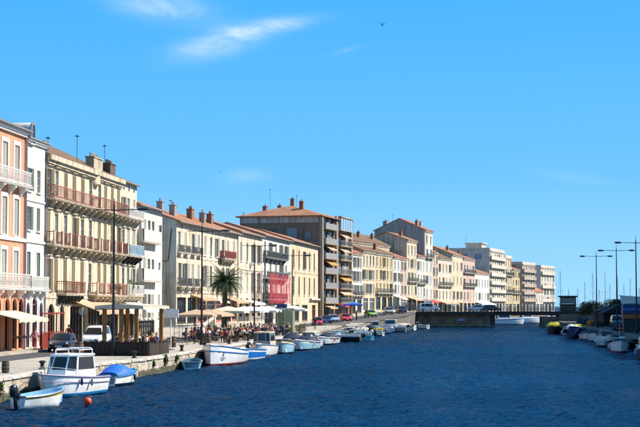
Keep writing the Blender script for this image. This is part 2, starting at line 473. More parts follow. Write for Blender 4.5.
def water_grid():
    ys = [48.0]
    while ys[-1] < 345: ys.append(ys[-1] + max(.22, .22*(ys[-1]/75)**1.15))
    xs = np.arange(-23.5, 24.01, .3)
    ys = np.array(ys)
    X, Y = np.meshgrid(xs, ys)
    Z = wave_height(X, Y)
    fade = np.clip((345 - Y)/30, 0, 1)*np.clip((Y - 48)/2, 0, 1)*np.clip((24 - X)/1.5, 0, 1)
    Z = Z*fade
    nx, ny = len(xs), len(ys)
    co = np.stack([X, Y, Z], -1).reshape(-1, 3).astype(np.float32)
    i = np.arange(nx*ny).reshape(ny, nx)
    q = np.stack([i[:-1, :-1], i[:-1, 1:], i[1:, 1:], i[1:, :-1]], -1).reshape(-1, 4)
    # the far sheet: a frame round the grid to the horizon
    B = [(-4000, -300, 0), (4000, -300, 0), (4000, 7000, 0), (-4000, 7000, 0)]
    me = bpy.data.meshes.new('water')
    c4 = [i[0, 0], i[0, -1], i[-1, -1], i[-1, 0]]
    nb = len(co)
    co = np.concatenate([co, np.array(B, np.float32)])
    extra = [[nb, nb + 1, c4[1], c4[0]], [nb + 1, nb + 2, c4[2], c4[1]], [nb + 2, nb + 3, c4[3], c4[2]], [nb + 3, nb, c4[0], c4[3]]]
    q = np.concatenate([q, np.array(extra)])
    me.vertices.add(len(co)); me.vertices.foreach_set('co', co.ravel())
    me.loops.add(q.size); me.loops.foreach_set('vertex_index', q.ravel().astype(np.int32))
    me.polygons.add(len(q)); me.polygons.foreach_set('loop_start', (np.arange(len(q))*4).astype(np.int32))
    me.polygons.foreach_set('use_smooth', [True]*len(q))
    me.materials.append(WATER); me.update(calc_edges=True); me.validate()
    return tag(link('water', me), kind='structure')
water_grid()

# ------------------------------------------------------------------ buildings
def wall_panel(mb, w, z0, z1, ops, rev, T, mi=0):
    us = sorted({0.0, w} | {o[0] for o in ops} | {o[1] for o in ops})
    vs = sorted({z0, z1} | {o[2] for o in ops} | {o[3] for o in ops})
    us = [u for u in us if 0 <= u <= w]; vs = [v for v in vs if z0 <= v <= z1]
    for a, b in zip(us, us[1:]):
        for c, d in zip(vs, vs[1:]):
            um, vm = (a + b)/2, (c + d)/2
            if any(o[0] < um < o[1] and o[2] < vm < o[3] for o in ops): continue
            mb.quad(T(a, 0, c), T(b, 0, c), T(b, 0, d), T(a, 0, d), mi)
    for (a, b, c, d, arch) in ops:
        if not arch:
            mb.quad(T(a, 0, d), T(b, 0, d), T(b, rev, d), T(a, rev, d), mi)
            mb.quad(T(a, 0, c), T(a, 0, d), T(a, rev, d), T(a, rev, c), mi)
            mb.quad(T(b, 0, c), T(b, rev, c), T(b, rev, d), T(b, 0, d), mi)
        else:
            r = (b - a)/2; m = (a + b)/2; sp = d - r; n = 10
            arc = [(m - r*math.cos(math.pi*k/n), sp + r*math.sin(math.pi*k/n)) for k in range(n + 1)]
            for k in range(n):
                p, q = arc[k], arc[k + 1]
                cx = a if k < n/2 else b
                mb.add([T(p[0], 0, p[1]), T(q[0], 0, q[1]), T(cx, 0, d)], [(0, 1, 2)], mi)
                mb.quad(T(p[0], 0, p[1]), T(q[0], 0, q[1]), T(q[0], rev, q[1]), T(p[0], rev, p[1]), mi)
            mb.add([T(a, 0, d), T(b, 0, d), T(m, 0, d)], [(0, 1, 2)], mi)
            mb.quad(T(a, 0, c), T(a, 0, sp), T(a, rev, sp), T(a, rev, c), mi)
            mb.quad(T(b, 0, c), T(b, rev, c), T(b, rev, sp), T(b, 0, sp), mi)
        mb.quad(T(a, 0, c), T(b, 0, c), T(b, rev, c), T(a, rev, c), mi)

WM = {}
def wmesh(kind, w, h, m, extra=0):
    key = (kind, round(w, 2), round(h, 2), m.name, extra)
    if key in WM: return WM[key]
    mb = MB(); t = .06
    if kind == 'frame':
        y0, y1 = .15, .21
        mb.box(-w/2, -w/2 + t, y0, y1, 0, h); mb.box(w/2 - t, w/2, y0, y1, 0, h)
        mb.box(-w/2 + t, w/2 - t, y0, y1, 0, t); mb.box(-w/2 + t, w/2 - t, y0, y1, h - t, h)
        mb.box(-.04, .04, y0 - .01, y1, t, h - t)
        n = extra or 2
        for k in range(1, n + 1):
            z = h*k/(n + 1)
            mb.box(-w/2 + t, -.04, y0 + .01, y1, z - .018, z + .018); mb.box(.04, w/2 - t, y0 + .01, y1, z - .018, z + .018)
        nm = 'window'
    elif kind == 'pane':
        mb.quad((-w/2, .19, 0), (w/2, .19, 0), (w/2, .19, h), (-w/2, .19, h)); nm = 'pane'
    elif kind == 'leaf':       # one shutter leaf, hinged at x=0 and reaching to +w
        mb.box(0, .06, -.02, .02, 0, h); mb.box(w - .06, w, -.02, .02, 0, h)
        for z0, z1 in ((0, .1), (h*.48, h*.53), (h - .1, h)): mb.box(.06, w - .06, -.02, .02, z0, z1)
        mb.box(.06, w - .06, -.008, .008, .1, h*.48); mb.box(.06, w - .06, -.008, .008, h*.53, h - .1); nm = 'shutter'
    elif kind == 'sill': mb.box(-w/2 - .12, w/2 + .12, -.13, .16, -.1, 0); nm = 'sill'
    elif kind == 'hood':
        mb.box(-w/2 - .08, w/2 + .08, -.08, .01, h + .14, h + .24); mb.box(-w/2 - .16, w/2 + .16, -.2, .01, h + .24, h + .33)
        nm = 'lintel'
    elif kind == 'surround':
        s = extra or .16
        mb.box(-w/2 - s, -w/2, -.05, .02, 0, h + s); mb.box(w/2, w/2 + s, -.05, .02, 0, h + s); mb.box(-w/2, w/2, -.05, .02, h, h + s); nm = 'surround'
    elif kind == 'archpane':
        r = w/2; n = 10; sp = h - r
        pts = [(-r, .2, 0), (r, .2, 0)] + [(r*math.cos(math.pi*k/n), .2, sp + r*math.sin(math.pi*k/n)) for k in range(n + 1)]
        mb.add(pts, [tuple(range(len(pts)))]); nm = 'pane'
    elif kind == 'archframe':
        r = w/2; n = 10; sp = h - r; y0, y1 = .13, .2
        out = [(-r, 0)] + [(-r*math.cos(math.pi*k/n), sp + r*math.sin(math.pi*k/n)) for k in range(n + 1)] + [(r, 0)]
        inn = [(-r + t, 0)] + [(-(r - t)*math.cos(math.pi*k/n), sp + (r - t)*math.sin(math.pi*k/n)) for k in range(n + 1)] + [(r - t, 0)]
        for (p, q, p2, q2) in zip(out, out[1:], inn, inn[1:]):
            mb.quad((p[0], y0, p[1]), (q[0], y0, q[1]), (q2[0], y0, q2[1]), (p2[0], y0, p2[1]))
            mb.quad((p2[0], y0, p2[1]), (q2[0], y0, q2[1]), (q2[0], y1, q2[1]), (p2[0], y1, p2[1]))
        mb.box(-.03, .03, y0, y1, 0, h - t); mb.box(-r + t, r - t, y0 + .01, y1, sp - .04, sp + .04); mb.box(-r + t, r - t, y0 + .01, y1, .9, .98); nm = 'window'
    elif kind == 'archtrim':
        r = w/2; n = 12; sp = h - r; s = .22
        out = [(-r - s, 0)] + [(-(r + s)*math.cos(math.pi*k/n), sp + (r + s)*math.sin(math.pi*k/n)) for k in range(n + 1)] + [(r + s, 0)]
        inn = [(-r, 0)] + [(-r*math.cos(math.pi*k/n), sp + r*math.sin(math.pi*k/n)) for k in range(n + 1)] + [(r, 0)]
        for (p, q, p2, q2) in zip(out, out[1:], inn, inn[1:]):
            mb.quad((p[0], -.06, p[1]), (q[0], -.06, q[1]), (q2[0], -.06, q2[1]), (p2[0], -.06, p2[1]))
            mb.quad((p[0], -.06, p[1]), (q[0], -.06, q[1]), (q[0], .01, q[1]), (p[0], .01, p[1]))
            mb.quad((p2[0], -.06, p2[1]), (q2[0], -.06, q2[1]), (q2[0], .05, q2[1]), (p2[0], .05, p2[1]))
        nm = 'surround'
    me = mb.mesh(nm, m); WM[key] = me; return me

def rail_mesh(w, dep, h, m, kind='bars', pitch=.13):
    mb = MB()
    segs = [((0, -dep), (w, -dep)), ((0, 0), (0, -dep)), ((w, -dep), (w, 0))]
    for (a, b) in segs:
        L = math.hypot(b[0]-a[0], b[1]-a[1])
        if L < .05: continue
        dx, dy = (b[0]-a[0])/L, (b[1]-a[1])/L
        P = lambda s, z: (a[0] + dx*s, a[1] + dy*s, z)
        def bar(s, r, z0, z1):
            x, y, _ = P(s, 0); mb.box(x - r, x + r, y - r, y + r, z0, z1)
        def rail(z, r):
            x0, y0, _ = P(0, 0); x1, y1, _ = P(L, 0)
            mb.box(min(x0, x1) - r, max(x0, x1) + r, min(y0, y1) - r, max(y0, y1) + r, z - r, z + r)
        rail(h, .035); rail(.1, .025)
        if kind in ('bars', 'panelbars', 'piers'):
            n = max(2, int(L/pitch))
            for k in range(n + 1): bar(L*k/n, .014 if kind != 'piers' else .022, .1, h)
            rail(h*.82, .014)
        if kind == 'panelbars':
            n = max(1, round(L/2.9))
            for k in range(n):
                s0, s1 = L*(k + .2)/n, L*(k + .8)/n
                if L < 2: s0, s1 = .1, L - .1
                x0, y0, _ = P(s0, 0); x1, y1, _ = P(s1, 0)
                mb.box(min(x0, x1) - .012, max(x0, x1) + .012, min(y0, y1) - .012 + .03, max(y0, y1) + .012 + .03, .12, h - .05)
        if kind == 'solid':
            x0, y0, _ = P(0, 0); x1, y1, _ = P(L, 0)
            mb.box(min(x0, x1) - .05, max(x0, x1) + .05, min(y0, y1) - .05, max(y0, y1) + .05, 0, h)
    return mb.mesh('railing', m)

class Bld:
    def __init__(s, label, P, slope, w, d, zb, ze, wall, name='town_house', group=None, cat='building'):
        s.zb, s.ze, s.w, s.d, s.wall = zb, ze, w, d, wall
        s.root = thing(name, label, cat, (P[0], P[1], zb), (slope[0] if isinstance(slope, tuple) else math.atan2(1, slope)), group)
        s.ops = {'f': [], 'l': []}; s.rev = .24
        s.roof_o = None
    def W(s, side, u, z): return ((u, 0, z - s.zb), 0) if side == 'f' else ((0, s.d - u, z - s.zb), -math.pi/2)
    def win(s, u, z, w, h, style='mix', shut=None, frame=WHITE, sill=True, hood=None, sur=None, side='f', bars=2, pane=GLASS, surw=.16):
        s.ops[side].append((u - w/2, u + w/2, z - s.zb, z - s.zb + h, False))
        loc, rz = s.W(side, u, z)
        o = link('window', wmesh('frame', w, h, frame, bars), s.root, loc, (0, 0, rz))
        if style == 'mix': style = rng.choices(['closed', 'open', 'half', 'plain'], [.40, .25, .17, .18])[0]
        if shut is None: style = 'plain'
        if style != 'closed': link('pane', wmesh('pane', w, h, pane), o)
        if style in ('closed', 'half'):
            lf = wmesh('leaf', w/2 - .008, h - .02, shut)
            link('shutter', lf, o, (-w/2, .06, .01))
            if style == 'closed': link('shutter', lf, o, (w/2, .06, .01), (0, 0, math.pi))
            else: link('shutter', lf, o, (w/2 + .02, -.045, .01), (0, 0, -R(rng.uniform(2, 12))))
        if style == 'open':
            lf = wmesh('leaf', w/2 - .008, h - .02, shut); a = R(rng.uniform(2, 14))
            link('shutter', lf, o, (-w/2 - .02, -.045, .01), (0, 0, math.pi + a)); link('shutter', lf, o, (w/2 + .02, -.045, .01), (0, 0, -a))
        if sill: link('sill', wmesh('sill', w, h, sill if not isinstance(sill, bool) else WHITE), o)
        if hood: link('lintel', wmesh('hood', w, h, hood), o)
        if sur: link('surround', wmesh('surround', w, h, sur, surw), o)
        return o
    def arch(s, u, z, w, h, frame=IRON, trim=None, pane=GLASS, name=None):
        s.ops['f'].append((u - w/2, u + w/2, z - s.zb, z - s.zb + h, True))
        loc, rz = s.W('f', u, z)
        o = link(name or 'doorway', wmesh('archframe', w, h, frame), s.root, loc, (0, 0, rz))
        link('pane', wmesh('archpane', w, h, pane), o)
        if trim: link('surround', wmesh('archtrim', w, h, trim), o)
    def row(s, z, h, w, us, **k):
        for u in us: s.win(u, z, w, h, **k)
    def balcony(s, u0, u1, z, dep, slab, rail, kind='bars', h=1.0, corb=0, thick=.16, side='f', pitch=.13, corbm=None):
        w = u1 - u0
        mb = MB(); mb.box(0, w, -dep, .0, -thick, 0); mb.box(-.03, w + .03, -dep - .05, 0.0, -thick*.45, -.02)
        loc = (u0, 0, z - s.zb) if side == 'f' else (0, s.d - u0, z - s.zb)
        o = mb.build('balcony', slab, s.root, loc, (0, 0, 0 if side == 'f' else -math.pi/2))
        inset = .06
        link('railing', rail_mesh(w - 2*inset, dep - inset, h, rail, kind, pitch), o, (inset, 0, 0))
        if kind == 'piers':
            mp = MB(); mp.box(-.2, .2, -.07, .07, 0, h + .06); mp.box(-.24, .24, -.1, .1, h + .06, h + .12); me = mp.mesh('pier', slab)
            n_ = max(1, round(w/2.75))
            for k in range(n_ + 1): link('pier', me, o, (.22 + (w - .44)*k/n_, -dep + inset, 0))
        if corb:
            mc = MB(); mc.prism([(0, 0), (0, -.7), (-.14, -.7), (-dep*.5, -.42), (-dep*.88, -.2), (-dep*.88, 0)], -.17, .17)
            mc.v = [(y, x, z_) for x, y, z_ in mc.v]
            me = mc.mesh('corbel', corbm or slab)
            for k in range(corb): link('corbel', me, o, (w*(k + .5)/corb, -.001, -thick))
        return o
    def band(s, z, hgt, out, m, u0=None, u1=None, name='string_course'):
        mb = MB(); a = -.0 if u0 is None else u0; b = s.w if u1 is None else u1
        mb.box(a - .02, b + .02, -out, .03, 0, hgt)
        if out > .2: mb.box(a - .02, b + .02, -out*.6, .03, -hgt*.7, 0)
        mb.build(name, m, s.root, (0, 0, z - s.zb))
    def awning(s, u0, u1, z, dep, drop, m, val=.25, kind='plain'):
        mb = MB(); n = max(2, int((u1 - u0)/.8)); w = u1 - u0
        for k in range(n):
            a, b = w*k/n, w*(k + 1)/n; sg = .05*(-1)**k
            mb.quad((a, 0, 0), (b, 0, 0), (b, -dep, -drop), (a, -dep, -drop))
            mb.quad((a, 0, -.03), (a, -dep, -drop - .03), (b, -dep, -drop - .03), (b, 0, -.03))
            mb.quad((a, -dep, -drop), (b, -dep, -drop), (b, -dep - .02, -drop - val + sg), (a, -dep - .02, -drop - val - sg))
        mb.add([(0, 0, 0), (0, -dep, -drop), (0, -dep, -drop - .06), (0, 0, -.06)], [(0, 1, 2, 3)])
        mb.add([(w, 0, 0), (w, -dep, -drop), (w, -dep, -drop - .06), (w, 0, -.06)], [(0, 1, 2, 3)])
        o = mb.build('awning', m, s.root, (u0, -.03, z - s.zb), fix=False)
        return o
    def shop(s, u0, u1, z0, h, pane=GLASS, frame=IRON):
        w = u1 - u0; u = (u0 + u1)/2
        s.ops['f'].append((u0, u1, z0 - s.zb, z0 - s.zb + h, False))
        mb = MB(); t = .07
        n = max(2, round(w/1.1))
        for k in range(n + 1): x = -w/2 + (w - t)*k/n; mb.box(x, x + t, .14, .22, 0, h)
        mb.box(-w/2 + t, w/2 - t, .15, .21, h - .1, h); mb.box(-w/2 + t, w/2 - t, .15, .21, h*.72, h*.72 + .07); mb.box(-w/2 + t, w/2 - t, .13, .215, 0, .3)
        o = mb.build('shopfront', frame, s.root, (u, 0, z0 - s.zb))
        link('pane', wmesh('pane', w, h, pane), o)
    def roof(s, kind='gable', ang=24, m=TILE, over=.45, d=None, parapet=.7, gutter=True):
        h = s.ze - s.zb; d = d or s.d; mb = MB(); th = .16; s.kind = kind
        if kind == 'gable':
            rz = h + math.tan(R(ang))*d/2; e = math.tan(R(ang))*over
            y0, y1, ym = -over, d + over, d/2
            A = [(-.15, y0, h - e), (s.w + .15, y0, h - e), (s.w + .15, ym, rz), (-.15, ym, rz)]
            Bq = [(-.15, ym, rz), (s.w + .15, ym, rz), (s.w + .15, y1, h - e), (-.15, y1, h - e)]
            for q in (A, Bq):
                top = [(x, y, z + th) for x, y, z in q]
                mb.add(q + top, [(0, 1, 2, 3), (7, 6, 5, 4), (0, 4, 5, 1), (1, 5, 6, 2), (2, 6, 7, 3), (3, 7, 4, 0)])
            s.top = lambda u, y: h + math.tan(R(ang))*(y if y < ym else d - y)
        elif kind == 'mono':
            rz = h + math.tan(R(ang))*d; e = math.tan(R(ang))*over
            q = [(-.15, -over, h - e), (s.w + .15, -over, h - e), (s.w + .15, d + .1, rz), (-.15, d + .1, rz)]
            top = [(x, y, z + th) for x, y, z in q]
            mb.add(q + top, [(0, 1, 2, 3), (7, 6, 5, 4), (0, 4, 5, 1), (1, 5, 6, 2), (2, 6, 7, 3), (3, 7, 4, 0)])
            s.top = lambda u, y: h + math.tan(R(ang))*y
        elif kind == 'hip':
            r = min(d, s.w)/2; rz = h + math.tan(R(ang))*r; o = over
            b = [(-o, -o, h - .05), (s.w + o, -o, h - .05), (s.w + o, d + o, h - .05), (-o, d + o, h - .05)]
            if d <= s.w: a1, a2 = (r, d/2, rz), (s.w - r, d/2, rz); fs = [(0, 1, 5, 4), (1, 2, 5), (2, 3, 4, 5), (3, 0, 4)]
            else: a1, a2 = (s.w/2, r, rz), (s.w/2, d - r, rz); fs = [(0, 1, 4), (1, 2, 5, 4), (2, 3, 5), (3, 0, 4, 5)]
            mb.add(b + [a1, a2], fs)
            mb.add([(x, y, z - .2) for x, y, z in b] + b, [(3, 2, 1, 0), (0, 1, 5, 4), (1, 2, 6, 5), (2, 3, 7, 6), (3, 0, 4, 7)])
            s.top = lambda u, y: h + math.tan(R(ang))*max(0, min(u, s.w - u, y, d - y))
        else:
            t = .25; p = parapet
            mb.box(-.06, s.w + .06, -.06, t, h, h + p); mb.box(-.06, s.w + .06, d - t, d + .06, h, h + p)
            mb.box(-.06, t, t, d - t, h, h + p); mb.box(s.w - t, s.w + .06, t, d - t, h, h + p)
            mb.box(t, s.w - t, t, d - t, h, h + .12)
            s.top = lambda u, y: h + .1
        s.roof_o = mb.build('roof', m, s.root, fix=(kind != 'x'))
        if gutter and kind in ('gable', 'mono'):
            g = MB(); e = math.tan(R(ang))*over
            g.tube([(-.15, -over - .05, h - e + .03), (s.w + .15, -over - .05, h - e + .03)], .08, 6)
            g.build('gutter', ZINC, s.roof_o)
        s.rk = (kind, ang, d)
    def chimney(s, u, y, w=.9, dd=.6, h=1.5, pots=3, m=None):
        z = s.top(u, y); mb = MB()
        mb.box(-w/2, w/2, -dd/2, dd/2, -.6, h); mb.box(-w/2 - .07, w/2 + .07, -dd/2 - .07, dd/2 + .07, h, h + .12)
        for k in range(pots):
            x = -w/2 + w*(k + .5)/pots; mb.lathe([(.11, h + .12), (.09, h + .5)], 8, (x, 0, 0))
        return mb.build('chimney', m or s.wall, s.roof_o, (u, y, z))
    def antenna(s, u, y, h=3.0, n=5):
        z = s.top(u, y); mb = MB(); mb.tube([(0, 0, -.2), (0, 0, h)], .025, 5)
        mb.tube([(-.4, .1, h - .2), (.4, -.1, h - .2)], .018, 4)
        for k in range(n): x = -.36 + .72*k/(n - 1); mb.tube([(x, -.2 + .05*k/n, h - .2), (x, .2, h - .2)], .012, 4)
        mb.tube([(-.3, 0, h - .9), (.35, .12, h - .75)], .016, 4)
        return mb.build('antenna', DARKM, s.roof_o, (u, y, z))
    def pipe(s, u, m=ZINC):
        mb = MB(); h = s.ze - s.zb; mb.tube([(u, -.08, .1), (u, -.08, h - .1)], .055, 6); mb.build('downpipe', m, s.root)
    def cable(s, z, seed=0):
        rg = random.Random(seed); mb = MB(); n = max(3, int(s.w/3)); pts = []
        for k in range(n + 1): pts += [(s.w*k/n, -.1, z - s.zb)] + ([(s.w*(k + .5)/n, -.1, z - s.zb - rg.uniform(.08, .22))] if k < n else [])
        mb.tube(pts, .022, 4); mb.build('cable', IRON, s.root)
    def cooler(s, u, z):
        mb = MB(); mb.box(-.45, .45, -.42, -.05, 0, .62); o = mb.build('air_conditioner', WHITE, s.root, (u, 0, z - s.zb)); mb = MB(); mb.lathe([(.24, 0), (.24, .03)], 12); mb.v = [(a, -c_ - .42, b_ + .31) for a, b_, c_ in mb.v]; mb.build('fan_grille', IRON, o)
    def done(s):
        mb = MB(); h = s.ze - s.zb; w, d = s.w, s.d
        wall_panel(mb, w, 0, h, s.ops['f'], s.rev, lambda u, n, v: (u, n, v))
        wall_panel(mb, d, 0, h, s.ops['l'], s.rev, lambda u, n, v: (n, d - u, v))
        mb.quad((w, 0, 0), (w, d, 0), (w, d, h), (w, 0, h)); mb.quad((w, d, 0), (0, d, 0), (0, d, h), (w, d, h))
        kind, ang, rd = s.rk
        mb.quad((0, 0, h - .01), (w, 0, h - .01), (w, d, h - .01), (0, d, h - .01))
        if kind == 'gable':
            r = h + math.tan(R(ang))*d/2
            for x in (0, w): mb.add([(x, 0, h), (x, d, h), (x, d/2, r)], [(0, 1, 2)])
        if kind == 'mono':
            r = h + math.tan(R(ang))*d
            for x in (0, w): mb.add([(x, 0, h), (x, d, h), (x, d, r)], [(0, 1, 2)])
            mb.quad((0, d, h), (w, d, h), (w, d, r), (0, d, r))
        mb.build('wall', s.wall, s.root, fix=False)
        return s.root
# ------------------------------------------------------------------ the left row, near to far
cream = plaster('cream_plaster', (.655, .545, .395)); creamd = plaster('cream_trim', (.57, .49, .36))
whitep = plaster('white_plaster', (.60, .545, .455)); orange = plaster('orange_plaster', (.66, .285, .17), .4, .5)
palec = plaster('pale_cream_plaster', (.645, .555, .43)); whiteb = plaster('bright_white_plaster', (.64, .60, .525), .4, .6)
yellow = plaster('yellow_plaster', (.58, .47, .29)); lightyel = plaster('light_yellow_plaster', (.64, .525, .365))
pink = plaster('pink_plaster', (.58, .42, .345)); beige = plaster('beige_plaster', (.50, .41, .305)); greyp = plaster('grey_render', (.34, .31, .28), .4, .6)
brownr = plaster('brown_render', (.23, .16, .11), .4, .6); modern = plaster('modern_concrete', (.57, .50, .41), .35, .45); redp = plaster('dark_pink_plaster', (.55, .24, .18))
sh_white = louvre('white_shutter', '#bdb9ac'); sh_khaki = louvre('khaki_shutter', '#8f8262'); sh_grey = louvre('grey_shutter', '#8c8d84')
sh_blue = louvre('blue_grey_shutter', '#8fa3ad'); sh_brown = louvre('brown_shutter', '#7a5a40'); sh_green = louvre('grey_green_shutter', '#76837a')
REDR = mat('red_iron', '#a8655b', .6, .25); REDD = mat('dark_red_iron', '#84473d', .6, .25); BLUER = mat('pale_blue_iron', '#b9cbd6', .55, .15); GREYR = mat('grey_iron', '#6f716f', .5, .2)
brick = mat('chimney_brick', '#9a6a50', .9, .25, 5, bmp=.4)
AWN_T = mat('tan_canvas', '#b79a7c', .85, .12); AWN_C = mat('cream_canvas', '#cdc0a6', .85, .15); AWN_W = mat('white_canvas', '#e0ddd2', .85, .12)
AWN_R = mat('red_canvas', '#b8303c', .85, .1); AWN_B = mat('blue_canvas', '#2257b8', .8, .12)
darkglass = glassy('shop_glass', (.02, .02, .022), .1)

# 1 orange house
b = Bld('orange house with white balconies and white shuttered windows', (-36, 96), 0, 20.05, 12, .8, 18.5, orange)
us = [2.8, 5.8, 8.8, 11.8, 14.8, 17.75]
b.row(14.05, 3.0, 1.25, us, style='closed', shut=sh_white, sur=WHITE, surw=.32, sill=False)
b.row(9.95, 2.9, 1.2, us, style='closed', shut=sh_white, sur=WHITE, surw=.30)
b.row(6.0, 2.8, 1.2, us, style='mix', shut=sh_white, sur=WHITE, surw=.30, sill=False)
b.balcony(1, 19.9, 13.95, .65, WHITE, WHITE, 'bars', 1.05, 7, pitch=.16)
b.balcony(1, 19.9, 5.9, .65, WHITE, WHITE, 'bars', 1.05, 7, pitch=.16)
b.band(9.55, .28, .12, WHITE); b.band(18.1, .3, .35, WHITE, name='cornice')
for u in (9.6, 11.6, 13.6, 15.7, 17.5, 19.1): b.arch(u, 1.2, 1.15, 3.9, IRON, orange, darkglass)
b.pipe(19.8, mat('mauve_pipe', '#7d6f84', .5)); b.roof('gable', 22, TILEB)
b.awning(10.5, 17.9, 4.15, 2.6, .6, AWN_C); b.done()

# 2 narrow white house with the arched dormer
b = Bld('narrow white house with an arched dormer above two window columns', (-36, 116.1), 0, 5.45, 12, .8, 18.0, whiteb)
for z, h in ((13.75, 1.85), (10.6, 1.9)): b.row(z, h, .95, (.95, 3.6), style='mix', shut=sh_green, hood=None)
b.row(5.95, 2.9, 1.0, (.95, 3.6), style='closed', shut=sh_green, sill=False, sur=WHITE)
b.balcony(.2, 5.3, 5.85, .55, WHITE, WHITE, 'bars', 1.0, 3)
b.band(9.6, .18, .1, WHITE); b.band(12.95, .12, .08, WHITE); b.band(17.75, .22, .3, WHITE, name='cornice')
for u, w in ((.9, .95), (2.7, 1.35), (4.5, .95)): b.arch(u, 1.2, w, 3.6 if w < 1 else 4.1, REDR, WHITE, darkglass)
b.pipe(.05, ZINC); b.pipe(5.4, mat('mauve_pipe', '#7d6f84', .5)); b.roof('gable', 18, TILEB, .3)
mb = MB(); r = .62; n = 10
prof = [(-r, 0), (r, 0)] + [(r*math.cos(math.pi*k/n), 1.15 + r*math.sin(math.pi*k/n)) for k in range(n + 1)]
mb.prism(prof, -.22, 1.5); d_ = mb.build('dormer', whiteb, b.roof_o, (1.2, 0, 16.7))
link('pane', wmesh('archpane', .75, 1.5, darkglass), d_, (0, -.43, .12)); link('hood', wmesh('archtrim', .75, 1.5, ZINC), d_, (0, -.2, .12))
b.done()

# 3 the big cream house with red balconies
b = Bld('large cream house with three tiers of red iron balconies', (-36, 121.6), 0, 26.4, 13, .8, 17.2, cream)
L, Rr = [.95, 3.4, 6.2, 8.9, 11.8], [17.9, 20.2, 22.9, 25.4]
for z, h in ((13.62, 2.45), (9.75, 2.65)):
    b.row(z, h, 1.12, L + Rr, style='mix', shut=sh_khaki, hood=creamd, sill=False)
    b.win(14.6, z, 1.1, h + .1, 'plain', sill=False)
b.row(5.65, 2.85, 1.15, L + Rr, style='mix', shut=sh_khaki, hood=creamd, sill=False); b.win(14.6, 5.65, 1.1, 2.8, 'plain', sill=False)
b.balcony(.05, 15.3, 13.55, .8, creamd, REDR, 'bars', 1.05, 8, pitch=.24); b.balcony(15.45, 26.35, 13.55, .95, creamd, REDR, 'bars', 1.05, 6, pitch=.24)
b.balcony(.05, 15.3, 9.65, .8, creamd, REDD, 'piers', 1.05, 8, pitch=.34); b.balcony(15.45, 26.35, 9.65, .9, creamd, REDD, 'piers', 1.05, 6, pitch=.34)
b.balcony(3.7, 10.2, 5.55, .85, creamd, REDD, 'bars', 1.05, 6, corbm=IRON, pitch=.18); b.balcony(14, 26.3, 5.55, .9, creamd, REDR, 'piers', 1.05, 7, pitch=.34)
for z in (5.15, 9.2, 13.05): b.band(z, .16, .06, creamd)
b.band(16.75, .42, .5, creamd, name='cornice'); b.band(16.35, .1, .1, creamd)
for k in range(0): # no modillions
    mb = MB() if k == 0 else mb
    if k == 0: mb.box(-.1, .1, -.4, 0, -.3, 0); md = mb.mesh('modillion', creamd)
    link('modillion', md, b.root, (.5 + k*1.02, -.001, 16.44 - .8))
mb = MB(); n = 12   # rounded bay under the cornice
mb.loft([[(.95*s_*math.cos(math.pi + math.pi*k/n), 0.55*s_*math.sin(math.pi + math.pi*k/n), z) for k in range(n + 1)] for s_, z in ((.6, .2), (.98, .32), (1.0, .5), (.92, .52), (.92, 1.25), (1.0, 1.3), (1.06, 1.55), (1.06, 1.75))], True)
mb.build('rounded_bay', cream, b.root, (16.2, .05, 15.6 - .8), smooth=30)
b.arch(1.9, 1.2, 2.0, 3.5, IRON, creamd, darkglass); b.arch(5.2, 1.2, 1.25, 3.5, IRON, creamd, darkglass)
b.shop(8.0, 13.2, 1.25, 3.2, darkglass); b.shop(14.2, 19.6, 1.25, 3.2, darkglass); b.shop(20.6, 25.8, 1.25, 3.2, darkglass)
b.awning(8.4, 20.5, 5.0, 2.5, .95, AWN_T, .3); b.awning(20.8, 26.2, 4.75, 2.2, .7, AWN_W, .3)
b.roof('gable', 25, TILEB, .35); b.chimney(20.0, 1.1, 3.4, .8, 1.0, 6, beige); b.chimney(25.6, 1.1, 2.2, .9, .95, 4, mat('sooty_brick', '#6b5648', .9, .35, 4, bmp=.5))
b.antenna(15.2, 1.5, 2.7); b.antenna(4.0, 1.0, 1.5)
mb = MB(); mb.box(-.55, .55, -.1, 1.2, -.1, .75); dm = mb.build('dormer', cream, b.roof_o, (5.2, 1.6, b.top(0, 1.6))); mb = MB(); mb.quad((-.4, -.11, .1), (.4, -.11, .1), (.4, -.11, .65), (-.4, -.11, .65)); mb.build('pane', darkglass, dm)
mb = MB(); mb.box(-.7, .7, -.15, 1.3, 0, .1); mb.build('dormer_roof', TILE2, dm, (0, 0, .76))
b.pipe(.06); b.cable(8.9, 1); b.cable(12.9, 4); b.done()

# 4 pale house with light blue railings
b = Bld('pale pinkish white house with light blue iron balconies beside the large cream house', (-36, 148.05), 0, 7.05, 12, .8, 17.2, palec)
us = [1.2, 3.4, 5.7]
b.row(9.75, 2.5, 1.05, us, style='mix', shut=sh_white, hood=palec, sill=False); b.row(5.7, 2.7, 1.05, us, style='mix', shut=sh_white, hood=palec, sill=False)
b.row(13.7, 1.9, 1.0, us, style='mix', shut=sh_white, sill=True)
for u in us:
    mb = MB(); mb.lathe([(.22, 0), (.22, .05)], 12); mb.v = [(x, -z, y) for x, y, z in mb.v]; mb.build('roundel', darkglass, b.root, (u, 0, 16.55 - .8))
b.balcony(.1, 6.9, 13.5, .85, whitep, WHITE, 'bars', 1.0, 4); b.balcony(.1, 6.9, 9.65, .95, whitep, BLUER, 'panelbars', 1.05, 4, corbm=IRON); b.balcony(.1, 6.9, 5.6, .95, creamd, WHITE, 'bars', 1.0, 4)
b.shop(.8, 6.2, 1.25, 3.2, darkglass); b.awning(.3, 6.8, 5.0, 2.6, .9, AWN_W)
b.roof('gable', 22, TILEB, .3); b.antenna(5, 3); b.done()

